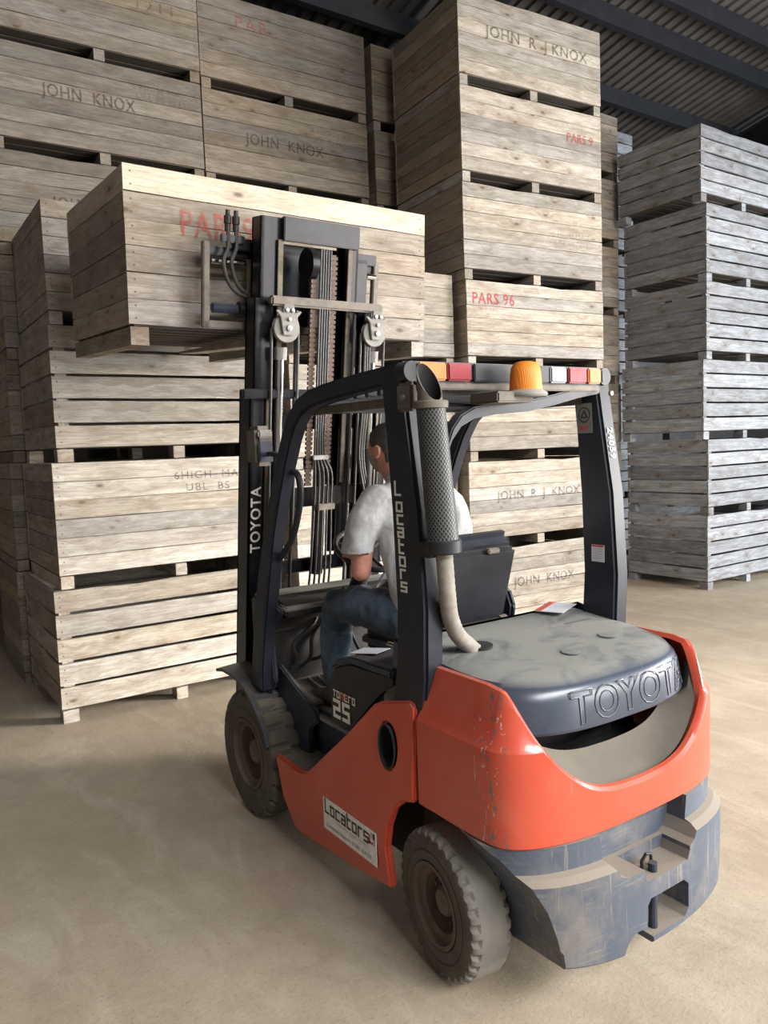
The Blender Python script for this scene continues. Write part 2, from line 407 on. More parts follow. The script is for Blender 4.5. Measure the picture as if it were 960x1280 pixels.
# corrugated ceiling: one profiled sheet surface with real ribs
mb = MB(); vs = []; prof = []; x = XL; pitch = .19
while x < XR:
    prof += [(x, 0), (x+.028, 0), (x+.048, .035), (x+.17, .035)]; x += pitch
n = len(prof)
for y in (YF, 2., YB):
    for (a, b) in prof: vs.append((a, y, roof_z(y)-.035+b))
fs = [(k*n+i, k*n+i+1, (k+1)*n+i+1, (k+1)*n+i) for k in range(2) for i in range(n-1)]
tag(mb.add(vs, fs).build('ceiling', M['roof']), kind='structure')
for y in (8.4, 7.2, 5.98, 4.80, 4.22, 2.4, 1.2, 0, -1.2, -2.4, -3.6, -4.8):
    z = roof_z(y)-.04
    o = MB().bb((XL, y-.03, z-.22), (XR, y+.0, z)).bb((XL, y-.03, z-.24), (XR, y+.07, z-.22)).build('trim_purlin', M['purlin'])
    o.name = 'trim_1'; tag(o, kind='structure')
for x in (-2.4, 4.2, 10.95):
    mb = MB()
    for a, b in ((x-.01, x+.01),):
        mb.hexa([(a, YF, roof_z(YF)-.75), (b, YF, roof_z(YF)-.75), (b, YB, roof_z(YB)-.75), (a, YB, roof_z(YB)-.75)],
                [(a, YF, roof_z(YF)-.27), (b, YF, roof_z(YF)-.27), (b, YB, roof_z(YB)-.27), (a, YB, roof_z(YB)-.27)])
    for q in (.27, .73):
        mb.hexa([(x-.1, YF, roof_z(YF)-q-.02), (x+.1, YF, roof_z(YF)-q-.02), (x+.1, YB, roof_z(YB)-q-.02), (x-.1, YB, roof_z(YB)-q-.02)],
                [(x-.1, YF, roof_z(YF)-q), (x+.1, YF, roof_z(YF)-q), (x+.1, YB, roof_z(YB)-q), (x-.1, YB, roof_z(YB)-q)])
    o = mb.build('trim_2', M['purlin']); tag(o, kind='structure')
tag(MB().bb((XL, YB, 0), (XR, YB+.1, 6.6)).build('wall_back', M['wall']), kind='structure')
tag(MB().prism([(YF, 0), (YB, 0), (YB, roof_z(YB)), (YF, roof_z(YF))], 'x', XL-.1, XL).build('wall_left', M['wall']), kind='structure')
tag(MB().prism([(1.5, 0), (YB, 0), (YB, roof_z(YB)), (1.5, roof_z(1.5))], 'x', XR, XR+.1).build('wall_right', M['wall']), kind='structure')

# ------------------------------------------------------------------ crates
CW_, CD_ = 1.80, 1.20
rng = random.Random(5)
def board_mesh(L, h, t, seed, chip=0):
    """a sawn plank, long axis X, slightly uneven edges"""
    rr = random.Random(seed); n = 6; rs = []
    for i in range(n+1):
        x = -L/2+L*i/n; a = -h/2+rr.uniform(-.0025, .0015); b = h/2+rr.uniform(-.0015, .0025)
        if chip and i in (2, 4) and rr.random() < .5: b -= rr.uniform(.004, .018)
        y = rr.uniform(-.0015, .0015)
        rs.append([(x, -t/2+y, a), (x, t/2+y, a), (x, t/2+y, b), (x, -t/2+y, b)])
    m = MB().rings(rs); me = bpy.data.meshes.new('board'); me.from_pydata(m.v, [], m.f); me.update()
    return me
MESHES = {}
def bmesh_get(key, mat):
    k = (key, mat)
    if k not in MESHES:
        L, h, t, sd, chip = key; me = board_mesh(L, h, t, sd, chip); me.materials.append(M[mat]); MESHES[k] = me
    return MESHES[k]
def plank(parent, name, L, h, t, loc, rz, mat, var=None, chip=0, roll=0, jit=.002):
    v = rng.randrange(4) if var is None else var
    me = bmesh_get((round(L, 3), round(h, 4), t, v, chip), mat)
    o = bpy.data.objects.new(name, me); COL.objects.link(o); o.parent = parent
    o.location = (loc[0], loc[1], loc[2]); o.rotation_euler = (roll, rng.uniform(-jit, jit), rz)
    return o
def make_crate(pos, yaw, H, kind, mat, side_mat=None, scale=(1, 1), topmat=None, tilt=0, foot=.105, parts=True, seen_left=True):
    root = empty('potato_crate', pos, (tilt, 0, -yaw)); root.scale = (scale[0], scale[1], 1)
    side_mat = side_mat or mat; t = .022
    nb = 6 if kind == 'tight' else 5
    body = H-foot-.009; gap = .006 if kind == 'tight' else .024
    h = (body-gap*(nb-1))/nb
    for k in range(nb):
        z = foot+h/2+k*(h+gap)
        m = topmat if (topmat and k == nb-1) else mat
        chip = 1 if k == nb-1 else 0
        plank(root, 'board', CW_, h, t, (CW_/2, t/2+rng.uniform(-.003, .002), z), 0, m, chip=chip)
        plank(root, 'board', CW_, h, t, (CW_/2, CD_-t/2, z), 0, m)
        plank(root, 'board', CD_-2*t-.004, h, t, (t/2+rng.uniform(-.0, .004), CD_/2, z), PI/2, side_mat if not (topmat and k == nb-1) else topmat)
        plank(root, 'board', CD_-2*t-.004, h, t, (CW_-t/2, CD_/2, z), PI/2, side_mat)
    for (x, y) in ((.045+t, .03+t), (CW_-.045-t, .03+t), (.045+t, CD_-.03-t), (CW_-.045-t, CD_-.03-t)):
        o = plank(root, 'corner_post', body, .075, .05, (x, y, foot+body/2), 0, mat, var=1, jit=0); o.rotation_euler = (0, PI/2, 0)
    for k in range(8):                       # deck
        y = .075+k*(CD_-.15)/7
        o = plank(root, 'deck_board', CW_-2*t-.01, .115, .018, (CW_/2, y, foot-.009+.012), 0, 'wood_slot_shade', jit=0); o.rotation_euler = (PI/2, 0, 0)
    fh = foot-.014
    if kind == 'tight':
        for x in (.05, CW_/2, CW_-.05):
            plank(root, 'bearer', CD_-.01, fh, .09, (x, CD_/2, fh/2), PI/2, mat, var=2, jit=0)
    else:
        for x in (.06, CW_/2, CW_-.06):
            for y in (.06, CD_-.06):
                plank(root, 'block', .11 if x != CW_/2 else .09, fh, .115, (x, y, fh/2), 0, mat, var=3, jit=0)
    return root

def text_mesh(body, size, mat, name, parent, origin, xdir, zdir, align='LEFT', extrude=0.0, spacing=1.0, word=1.0, bold=0.0, outline=0, sx=1):
    cu = bpy.data.curves.new(name, 'FONT'); cu.body = body; cu.size = size; cu.align_x = align
    cu.extrude = extrude; cu.space_character = spacing; cu.space_word = word; cu.offset = bold; cu.resolution_u = 3
    if outline: cu.fill_mode = 'NONE'; cu.bevel_depth = outline; cu.bevel_resolution = 1; cu.extrude = 0
    t = bpy.data.objects.new('t', cu); COL.objects.link(t)
    bpy.context.view_layer.update(); dg = bpy.context.evaluated_depsgraph_get()
    me = bpy.data.meshes.new_from_object(t.evaluated_get(dg), depsgraph=dg)
    bpy.data.objects.remove(t)
    xd = Vector(xdir).normalized(); zd = Vector(zdir).normalized(); yd = xd.cross(zd)   # into the surface
    O = Vector(origin)
    for v in me.vertices:
        c = v.co.copy(); v.co = O + xd*c.x*sx + zd*c.y - yd*c.z
    me.materials.clear(); me.materials.append(mat); me.update()
    return link(name, me, mat, parent)
def crate_text(root, body, size, x, z, mat, sx=1.1, spacing=1.12, bold=0.0):
    return text_mesh(body, size, M[mat], 'stencil_lettering', root, (x, -.0055, z), (1, 0, 0), (0, 0, 1), spacing=spacing, sx=sx, bold=bold)

ORD = ['bottom', 'second', 'third', 'fourth', 'fifth', 'sixth', 'seventh']
def ordinal(k): return 'bottom crate' if k == 0 else ORD[k]+' crate up'
def stack(levels, base, yaw, kinds, mats, place, group, xoff=None, scale=(1, 1), extra=None, smat=None, yo=None, look=None):
    out = []
    for k in range(len(levels)-1):
        dx = (xoff[k] if xoff else 0); dy = (yo[k] if yo else rng.uniform(-.012, .012))
        H = levels[k+1]-levels[k]
        kd = kinds if isinstance(kinds, str) else kinds[k]
        mt = mats if isinstance(mats, str) else mats[k]
        c = make_crate((base[0]+dx, base[1]+dy, levels[k]), yaw+rng.uniform(-.006, .006), H, kd, mt, smat, scale)
        adj = (look or {}).get(k, {'tight': 'close-boarded wooden crate', 'slat': 'slatted wooden crate'}[kd])
        tag(c, '%s, %s %s' % (adj, ordinal(k), place), 'crate', group)
        out.append(c)
    return out

# near-left stack behind the truck's front wheel (three crates and a smaller turned one on top)
Ls = stack([0, .985, 1.908, 2.884, 3.755], (-1.075, 3.755), .0, ['slat', 'tight', 'slat', 'tight'], ['wood_pale', 'wood_pale', 'wood_pale', 'wood'],
           'in the pale stack left of the mast', 'crates stacked left of the mast', [-.015, .035, .075, .085], yo=[0, .0, .0, .0], smat='wood',
           look={0: 'pale slatted crate', 1: 'crate stencilled 6 HIGH MAX', 2: 'pale slatted crate', 3: 'brownish crate with red P'})
crate_text(Ls[1], '6HIGH  MAX  A', .085, .88, .755, 'sten_dark', 1.1, 1.2)
crate_text(Ls[1], 'UBL  BS  76', .085, .97, .66, 'sten_dark', 1.1, 1.2)
crate_text(Ls[3], 'PARS 96', .15, .16, .60, 'sten_red', 1.0, 1.35)
# rear left column
levA = [0, .985, 1.915, 2.775, 3.64, 4.50, 5.375, 6.27]
A1 = stack(levA, (-1.075, 5.03), .02, 'tight', 'wood_in_shade', 'in the rear stack at far left', 'crates in the far left rear stack', [-.06, -.05, -.02, -.01, .0, .0, .0], (1.01, 1), smat='wood_brown',
           look={5: 'crate stencilled JOHN KNOX', 4: 'crate half hidden, stencilled JOHN KNOX', 6: 'topmost crate with faint numbers'})
crate_text(A1[5], 'JOHN  KNOX', .15, .42, .49, 'sten_dark', .78, 1.1)
crate_text(A1[5], '6 HIGH MAX A', .075, 1.16, .70, 'sten_faint'); crate_text(A1[5], 'UBL BS 7611', .07, 1.20, .62, 'sten_faint')
crate_text(A1[4], 'JOHN  KNOX', .15, .44, .42, 'sten_dark', .78, 1.1)
crate_text(A1[6], '1211', .13, 1.22, .52, 'sten_faint', 1.2, 1.3)
A2 = stack(levA, (.785, 5.03), .02, 'tight', 'wood_in_shade', 'in the rear stack above the raised crate', 'crates in the second rear stack', [0, 0, 0, 0, .0, -.015, -.015], (1.02, 1), smat='wood_brown',
           look={5: 'crate stencilled JOHN KNOX', 6: 'crate with faint red letters'})
crate_text(A2[5], 'JOHN  KNOX', .15, .42, .43, 'sten_dark', .86, 1.1)
crate_text(A2[5], '6 HIGH MAX', .07, 1.13, .66, 'sten_faint'); crate_text(A2[5], 'UBL BS 76', .06, 1.17, .59, 'sten_faint')
crate_text(A2[6], 'PAR', .16, .36, .62, 'sten_redfaint', 1.1, 1.2)
A3 = stack([0, .9, 1.79, 2.68, 3.57, 4.46, 5.345, 6.235], (2.70, 5.0), .02, 'tight', 'wood_brown', 'in the rear stack beside the tall one', 'crates in the third rear stack')
# tall centre stack
levM = [0, .885, 1.755, 2.675, 3.50, 4.405, 5.285, 6.13]
Ms = stack(levM, (2.735, 3.60), .077, 'tight', 'wood_pale', 'in the tall centre stack', 'crates in the tall centre stack', [-.03, -.02, .01, .015, 0, 0, 0], smat='wood_brown',
           look={0: 'crate stencilled JOHN KNOX', 1: 'crate stencilled JOHN R J KNOX', 3: 'crate with red PARS 96 letters', 5: 'crate with red PAR letters at right',
                 6: 'topmost crate stencilled JOHN R J KNOX', 4: 'crate with faint stencil', 2: 'crate behind the amber beacon'})
crate_text(Ms[0], 'JOHN  KNOX', .135, .54, .46, 'sten_dark', .92, 1.1); crate_text(Ms[0], '6 HIGH MAX', .065, 1.18, .66, 'sten_faint')
crate_text(Ms[1], 'JOHN  R  J  KNOX', .125, .34, .475, 'sten_dark', 1.0, 1.1)
crate_text(Ms[1], '6 HIGH MAX', .06, 1.2, .26, 'sten_faint')
crate_text(Ms[3], 'PARS 96', .15, .06, .60, 'sten_red', .92, 1.1, .002); crate_text(Ms[3], 'PARS', .06, .22, .53, 'sten_redfaint')
crate_text(Ms[4], '6 HIGH MAX A', .075, 1.10, .50, 'sten_faint'); crate_text(Ms[4], 'UBL BS 7611', .07, 1.14, .42, 'sten_faint')
crate_text(Ms[5], 'PARS 9', .125, 1.32, .56, 'sten_red', .9, 1.1)
crate_text(Ms[6], 'JOHN  R  J KNOX', .145, .32, .49, 'sten_dark', 1.05, 1.1)
S2 = stack([0, .885, 1.765, 2.665, 3.555], (.885, 3.745), .0, 'tight', 'wood_pale', 'in the low stack behind the mast', 'crates in the low stack behind the mast', smat='wood')
# stack behind, seen between the tall stack and the grey one
Ns = stack([0, .885, 1.77, 2.66, 3.56, 4.44, 5.30, 6.12], (4.615, 4.76), .0, 'tight', 'wood', 'in the half-hidden stack right of the tall one', 'crates seen right of the tall stack', smat='wood_brown')
crate_text(Ns[1], 'G', .14, 1.62, .55, 'sten_redfaint')
Q = stack([0, .955, 1.91, 2.86, 3.82, 4.775, 5.73, 6.66], (6.50, 6.0), .0, 'slat', 'wood_grey_cool_lit', 'in the rear stack behind the grey stack', 'crates in the stack behind the grey one')
# grey stack at the right
Rs = stack([0, .935, 1.875, 2.845, 3.775, 4.69, 5.575], (6.41, 3.47), .0, 'slat', 'wood_grey_cool_lit', 'in the grey stack at right', 'crates in the grey stack at right', [.02, .035, -.065, 0, 0, -.11], yo=[0]*6)

# crate on the forks
CB = make_crate((-.982, 1.898, 2.605-.10), .0, .895, 'tight', 'wood', 'wood_brown', (1.05, 1.0), topmat='wood_fresh', tilt=.057)
tag(CB, 'wooden crate lifted high on the forklift, fresh top board, red PARS letters', 'crate')
crate_text(CB, 'PARS96', .19, .27, .575, 'sten_redworn', .72, 1.12, .003)
text_mesh('96', .16, M['sten_redfaint'], 'stencil_lettering', CB, (-.006, .80, .60), (0, -1, 0), (0, 0, 1))

# ------------------------------------------------------------------ the forklift (its parts share the truck's own origin, under the rear axle)
T = tag(empty('forklift'), 'orange-red forklift truck with black bonnet, carrying a lifted wooden crate', 'forklift')

# wheels
def wheel(x_out, y, r, wd, rimr, side, steer=0, lugs=0, tread_mat='rubber_tread'):
    """side -1 left, +1 right; x_out is the outer sidewall plane"""
    n = 160
    c = Vector((x_out-side*wd/2, y, r))
    rot = Matrix.Rotation(-steer, 4, 'Z')
    root = None
    hw = wd/2
    prof = [(-hw+.012, rimr), (-hw, rimr+.010), (-hw-.001, rimr+.34*(r-rimr)), (-hw+.005, rimr+.37*(r-rimr)), (-hw+.005, rimr+.42*(r-rimr)), (-hw, rimr+.45*(r-rimr)), (-hw+.001, r-.030), (-hw+.006, r-.014), (-hw+.016, r-.004), (-hw+.027, r), (-hw+.034, r),
            (0, r+.001), (hw-.034, r), (hw-.027, r), (hw-.016, r-.004), (hw-.006, r-.014), (hw-.001, r-.030), (hw, rimr+.45*(r-rimr)), (hw-.005, rimr+.42*(r-rimr)), (hw-.005, rimr+.37*(r-rimr)), (hw+.001, rimr+.34*(r-rimr)), (hw, rimr+.010), (hw-.012, rimr)]
    rs = []
    for (h, rad) in prof:
        ring = []
        for q in range(n):
            a = q*2*PI/n; rr = rad
            if lugs and rad > r-.03:
                ph = (q*lugs/n + (.25 if h > 0 else 0)) % 1.0
                if ph < .24 and abs(h) > hw*.12: rr = rad-(.026 if abs(h) > .03 else .012)
            elif not lugs and rad > r-.032 and abs(h) > hw-.03:
                ph = (q*32/n) % 1.0
                if ph < .22: rr = rad-.013
            ring.append((h*side*-1*-1, rr*math.cos(a), rr*math.sin(a)))
        rs.append(ring)
    mb = MB().rings(rs, True, False)
    # inner bore wall
    m_ = mb
    o = m_.build('tyre', M['rubber'], None, smooth=True)
    o.data.materials.append(M[tread_mat])
    for p in o.data.polygons:
        cc = p.center; rad = math.hypot(cc.y, cc.z)
        if rad > r-.030 and abs(cc.x) < hw-.010: p.material_index = 1
    o.name = 'wheel'; o.parent = T; o.location = c; o.rotation_euler = (0, 0, -steer)
    s = side
    rm = MB(); rm.lathe([(s*(hw-.012), rimr+.002), (s*(hw+.001), rimr+.004), (s*(hw+.001), rimr-.012), (s*(hw-.02), rimr-.020), (s*(hw-.030), rimr-.045), (s*(hw-.095), rimr-.055), (s*(hw-.10), rimr*.34), (s*(hw-.105), .005)], (0, 0, 0), 'x', 40, False)
    rm.build('rim', M['rim'], o, smooth=True)
    hb = MB().lathe([(s*(hw-.10), rimr*.38), (s*(hw-.05), rimr*.36), (s*(hw-.038), rimr*.30), (s*(hw-.035), .003)], (0, 0, 0), 'x', 24)
    hb.build('hub', M['grimy'], o, smooth=True)
    for q in range(6):
        a = q*PI/3+.3; rr = rimr*.56
        nb_ = MB().lathe([(s*(hw-.10), .016), (s*(hw-.072), .016), (s*(hw-.070), .010), (s*(hw-.06), .009)], (0, rr*math.cos(a), rr*math.sin(a)), 'x', 6)
        nb_.build('wheel_nut', M['rim'], o)
    return o
wheel(-.578, 0, .267, .17, .150, -1, .124)
wheel(.578, 0, .267, .17, .150, 1, .124)
wheel(-.590, 1.6, .335, .20, .185, -1, 0, 20, 'rubber')
wheel(.590, 1.6, .335, .20, .185, 1, 0, 20, 'rubber')

# chassis
MB().bb((-.36, -.16, .16), (.36, 1.74, .52)).bb((-.30, -.10, .5), (.30, .35, .95)).build('chassis', M['dark'], T, .02)
MB().bb((-.42, -.06, .19), (.42, .07, .33)).build('steer_axle', M['dark'], T, .015)
MB().bb((-.40, 1.50, .24), (.40, 1.70, .43)).build('drive_axle', M['dark'], T, .02)
for s in (-1, 1):
    MB().prism([(-.28, .30), (-.28, .62), (.30, .62), (.30, .50), (.33, .3), (.33, .18), (.30, .18)], 'x', s*.37, s*.385).build('inner_arch_panel', M['rim'], T)

# red side panels
side_poly = [(1.252, .445), (1.20, .25), (1.13, .12), (1.07, .10), (.62, .15), (.269, .207), (.278, .30), (.291, .37), (.27, .46), (.225, .55), (.16, .605), (.094, .625),
             (.094, .985), (.13, .998), (.30, .955), (.355, .93), (.45, .845), (.56, .750), (.70, .640), (.87, .507), (.93, .462), (.975, .447), (1.05, .437)]
def side_panel(s):
    mb = MB(); n = len(side_poly)
    def xin(y, z): return max(0, .24-z)*.20 + max(0, z-.90)*.25
    vo = [(s*(.592-xin(y, z)), y, z) for y, z in side_poly]; vi = [(s*(.555-xin(y, z)), y, z) for y, z in side_poly]
    mb.add(vo+vi, [tuple(range(n)), tuple(range(2*n-1, n-1, -1))]+[(i, (i+1) % n, n+(i+1) % n, n+i) for i in range(n)])
    o = mb.build('side_panel', M['red'], T)
    if s < 0:
        c = MB(); ring = [[(x, .258+.055*math.cos(a), .792+.088*math.sin(a)) for a in [q*PI/16 for q in range(32)]] for x in (-.65, -.5)]
        c.rings(ring); cut(o, [c])
    bm = bmesh.new(); bm.from_mesh(o.data)
    es = [e for e in bm.edges if len(e.link_faces) == 2 and e.calc_face_angle(0) > R(60)]
    bmesh.ops.bevel(bm, geom=es, offset=.010, segments=2, affect='EDGES', clamp_overlap=True)
    bm.to_mesh(o.data); bm.free()
    return o
sp_l = side_panel(-1); side_panel(1)
ring = lambda x, ry, rz: [(x, .258+ry*math.cos(a), .792+rz*math.sin(a)) for a in [q*PI/12 for q in range(24)]]
MB().rings([ring(-.590, .058, .091), ring(-.595, .054, .087), ring(-.590, .049, .082), ring(-.47, .046, .075)], True, False).build('filler_recess', M['plastic'], T, smooth=True)
MB().rings([ring(-.48, .06, .09), ring(-.47, .06, .09)]).build('filler_recess_back', M['dark'], T)
fc = MB().lathe([(-.48, .034), (-.515, .036), (-.520, .030), (-.521, .001)], (0, .245, .755), 'x', 20).build('fuel_cap', M['grimy'], T, smooth=True)
MB().box((-.530, .245, .755), (.02, .012, .052), Matrix.Rotation(.4, 3, 'X')).build('cap_grip', M['grimy'], fc)
# step plates
for s in (-1, 1):
    MB().bb((s*.585, .96, .40), (s*.37, 1.26, .425)).build('step_plate', M['grimy'], T, .006)
    MB().hexa([(s*.372, .62, .40), (s*.372, 1.19, .40), (s*.352, 1.19, .40), (s*.352, .62, .40)], [(s*.40, .62, .66), (s*.40, 1.16, .66), (s*.37, 1.16, .66), (s*.37, .62, .66)]).build('step_riser', M['navy'], T, .01)
# floor plate and toe board
MB().bb((-.42, .60, .62), (.50, 1.62, .645)).build('floor_plate', M['dusty'], T, .004)
MB().hexa([(-.40, 1.20, .646), (.40, 1.20, .646), (.40, 1.5, .70), (-.40, 1.5, .70)], [(-.40, 1.20, .66), (.40, 1.20, .66), (.40, 1.5, .715), (-.40, 1.5, .715)]).build('floor_mat', M['grimy'], T)
mb = MB()
for i in range(5): mb.box((-.27+.055*i, 1.36, .694), (.014, .22, .012), Matrix.Rotation(R(10.5), 3, 'X'))
tag(mb.build('mat_ribs', M['dusty'], T), kind='stuff')
# curved inner wing rail between floor and mudguard (px outline)
rail_c = [(1.78, .835), (1.70, .86), (1.58, .845), (1.45, .80), (1.33, .75), (1.22, .71), (1.12, .67), (1.08, .62), (1.17, .56), (1.19, .41), (1.28, .42), (1.42, .56), (1.62, .66), (1.80, .71)]
for s in (-1, 1):
    MB().prism(rail_c, 'x', s*.435, s*.405).build('wing_panel', M['navy'], T, .008)
# mudguards
def mudguard(s):
    arc_o = [(1.955, .722), (1.86, .742), (1.73, .740), (1.62, .722), (1.54, .685), (1.468, .630), (1.40, .575), (1.35, .515), (1.325, .455)]
    rs = []
    for i, (y, z) in enumerate(arc_o):
        w_ = .17-.008*i
        t = Vector((0, arc_o[min(i+1, 8)][0]-arc_o[max(i-1, 0)][0], arc_o[min(i+1, 8)][1]-arc_o[max(i-1, 0)][1])).normalized(); nn = Vector((0, t.z, -t.y))
        if nn.z < 0: nn = -nn
        p = Vector((s*.600, y, z)); q = Vector((s*(.600-w_), y+.0, z+.012))
        rs.append([p-nn*.004-Vector((0, 0, .012)), p, q, q-nn*.012])
    MB().rings(rs).build('mudguard', M['navy'], T, smooth=True)
mudguard(-1); mudguard(1)
# cowl in front of the driver
cw = MB().prism([(1.30, 1.10), (1.30, 1.145), (1.40, 1.178), (1.66, 1.165), (1.66, .64), (1.56, .64), (1.50, .70), (1.46, 1.0), (1.40, 1.08)], 'x', -.47, .47).build('cowl', M['dark'], T, .012)
MB().hexa([(-.48, 1.29, 1.13), (.48, 1.29, 1.13), (.48, 1.67, 1.165), (-.48, 1.67, 1.165)], [(-.47, 1.29, 1.15), (.47, 1.29, 1.15), (.47, 1.66, 1.182), (-.47, 1.66, 1.182)]).build('cowl_top', M['dusty'], T, .008, smooth=True)
MB().prism([(1.30, 1.13), (1.40, 1.172), (1.66, 1.16), (1.66, .70), (1.50, .66), (1.42, .75), (1.44, 1.0)], 'x', -.495, -.47).build('cowl_side', M['navy'], T, .008)
MB().prism([(1.30, 1.13), (1.40, 1.172), (1.66, 1.16), (1.66, .70), (1.50, .66), (1.42, .75), (1.44, 1.0)], 'x', .47, .495).build('cowl_side', M['navy'], T, .008)
MB().lathe([(1.170, .030), (1.178, .030), (1.180, .02), (1.181, .001)], (-.34, 1.42, 0), 'z', 20).build('cowl_plug', M['dark'], T)
for i in range(3):
    MB().tube(smooth_path([(-.42+.07*i, 1.45, .74+.04*i), (-.36+.08*i, 1.42, .84), (-.38+.11*i, 1.41, .93+.02*i), (-.25+.06*i, 1.42, 1.02), (-.22+.07*i, 1.44, 1.08)], 4), .010, 8).build('pipe', M['dark'], T, smooth=True)
for i, x in enumerate((-.18, -.02, .12)):
    p = MB().box((x, 1.30, .80), (.07, .02, .10), Matrix.Rotation(R(-30), 3, 'X')).build('pedal', M['rubber'], T, .006)
    MB().tube([(x, 1.31, .81), (x, 1.40, .90), (x, 1.46, 1.0)], .009, 8).build('pedal_arm', M['dark'], p)
# steering column and wheel
MB().tube([(-.0, 1.42, 1.10), (-.0, 1.33, 1.26), (-.0, 1.27, 1.375)], [.05, .045, .03], 12).build('steering_column', M['plastic'], T, smooth=True)
tilt = Matrix.Rotation(R(30), 3, 'X'); sc = Vector((0, 1.25, 1.40))
pts = [sc + tilt @ Vector((.175*math.cos(a), .175*math.sin(a), 0)) for a in [i*PI/20 for i in range(41)]]
sw = MB().tube(pts, .014, 8).build('steering_wheel', M['plastic'], T, smooth=True)
for a in (.5, 2.6, 4.7):
    MB().tube([sc + tilt @ Vector((0, 0, -.02)), sc + tilt @ Vector((.172*math.cos(a), .172*math.sin(a), 0))], .009, 6).build('spoke', M['plastic'], sw)
MB().tube([(.10, 1.34, 1.17), (.14, 1.24, 1.33)], .008, 8).build('lever', M['chrome'], T)
MB().tube([(.20, 1.34, 1.17), (.24, 1.24, 1.33)], .008, 8).build('lever', M['chrome'], T)

# engine box, side cover, seat
MB().bb((-.36, .27, .645), (.40, .80, .98)).build('engine_cover', M['plastic'], T, .03)
cov = [(.805, .93), (.80, .722), (.69, .700), (.58, .745), (.455, .86), (.36, .94), (.265, 1.00), (.262, 1.06), (.60, 1.045), (.70, 1.015), (.76, .97)]
for s in (-1, 1):
    sc_ = MB().prism(cov, 'x', s*.53, s*.33).build('side_cover', M['plastic'], T, .022, smooth=True)
    MB().prism([(.29, 1.030), (.29, 1.075), (.60, 1.060), (.71, 1.028), (.77, .985), (.765, .965), (.70, 1.0), (.60, 1.03)], 'x', s*.535, s*.30).build('cover_lid', M['navy'], sc_, .01, smooth=True)
STROKES = {'L': [[(0, 6), (0, 0), (3, 0)]], 'o': [[(0, 0), (3, 0), (3, 4), (0, 4), (0, 0)]], 'c': [[(3, 4), (0, 4), (0, 0), (3, 0)]],
           'a': [[(0, 4), (3, 4), (3, 0), (0, 0), (0, 2.1), (3, 2.1)]], 't': [[(0, 6), (0, 0), (2.4, 0)], [(0, 4), (2.4, 4)]],
           'r': [[(0, 0), (0, 4), (2.6, 4)]], 's': [[(3, 4), (0, 4), (0, 2.05), (3, 2.05), (3, 0), (0, 0)]],
           'T': [[(0, 4), (3, 4)], [(1.5, 4), (1.5, 0)]], 'n': [[(0, 0), (0, 4), (3, 4), (3, 0)]], 'e': [[(3, 0), (0, 0), (0, 4), (3, 4)], [(0, 2), (2.6, 2)]],
           '2': [[(0, 6), (4, 6), (4, 3), (0, 3), (0, 0), (4, 0)]], '5': [[(4, 6), (0, 6), (0, 3), (4, 3), (4, 0), (0, 0)]]}
def glyphs(word, unit, th, gap, mat, name, parent, origin, xd, zd, vertical=False, step=None, up=.0012, ux=None):
    ux = ux or unit
    """square-cornered lettering drawn as strokes on a surface; returns one mesh"""
    xd = Vector(xd).normalized(); zd = Vector(zd).normalized(); nd = zd.cross(xd)*-1
    nd = xd.cross(zd)*-1 if False else -xd.cross(zd)*-1
    mb = MB(); cx, cz = 0, 0; O = Vector(origin); kk = 0
    for ch in word:
        for st in STROKES[ch]:
            for (a, b) in zip(st[:-1], st[1:]):
                ax_, az = a; bx, bz = b
                x0, x1 = sorted((ax_, bx)); z0, z1 = sorted((az, bz))
                x0 -= th/2; x1 += th/2; z0 -= th/2; z1 += th/2
                kk += 1; q = [O + xd*((cx+p)*ux) + zd*((cz+r_)*unit) + nd*(up+(kk % 6)*.00025) for p, r_ in ((x0, z0), (x1, z0), (x1, z1), (x0, z1))]
                mb.add(q, [(0, 1, 2, 3)])
        wd = max(p[0] for st in STROKES[ch] for p in st)
        if vertical: cz -= step
        else: cx += wd+gap
    return mb.build(name, mat, parent)
# TONERO 25 on the left cover: surface faces -x, reading direction is -y
glyphs('Tonero', .0066, 1.0, 1.9, M['white'], 'painted_lettering', T, (-.531, .752, .856), (0, -1, -.0), (0, 0, 1))
for i, m in ((2, 'letter_orange'), (3, 'letter_orange')):
    glyphs('Tonero'[i], .0066, 1.02, 1.9, M[m], 'painted_lettering', T, (-.5314, .752-.0066*(sum((3, 3, 3, 3)[:i])+1.9*i), .856), (0, -1, 0), (0, 0, 1))
glyphs('25', .0115, 1.5, 2.6, M['white'], 'painted_lettering', T, (-.531, .748, .768), (0, -1, 0), (0, 0, 1))
MB().bb((-.265, .44, .99), (.235, .95, 1.075)).build('seat_cushion', M['vinyl'], T, .03, smooth=True)
MB().bb((-.24, .40, .975), (.21, .90, 1.0)).build('seat_rail', M['dark'], T)
MB().box((-.285, .62, 1.045), (.03, .12, .05)).build('seat_adjuster', M['grimy'], T, .01)
bk = MB().hexa([(-.20, .46, 1.12), (.185, .46, 1.12), (.175, .56, 1.12), (-.19, .56, 1.12)], [(-.235, .365, 1.53), (.225, .365, 1.53), (.205, .45, 1.56), (-.215, .45, 1.56)])
bko = bk.build('seat_backrest', M['vinyl'], T, .035, smooth=True, seg=3)
MB().hexa([(-.185, .405, 1.13), (.170, .405, 1.13), (.170, .47, 1.13), (-.185, .47, 1.13)], [(-.210, .335, 1.475), (.200, .335, 1.475), (.200, .40, 1.485), (-.210, .40, 1.485)]).build('document_box', M['plastic'], bko, .018, smooth=True)
MB().bb((.02, .325, 1.462), (.085, .36, 1.485)).build('latch', M['grimy'], bko, .005)
MB().tube([(-.26, .40, 1.135), (.16, .40, 1.135)], .028, 12).build('damper_tube', M['dark'], T, smooth=True)
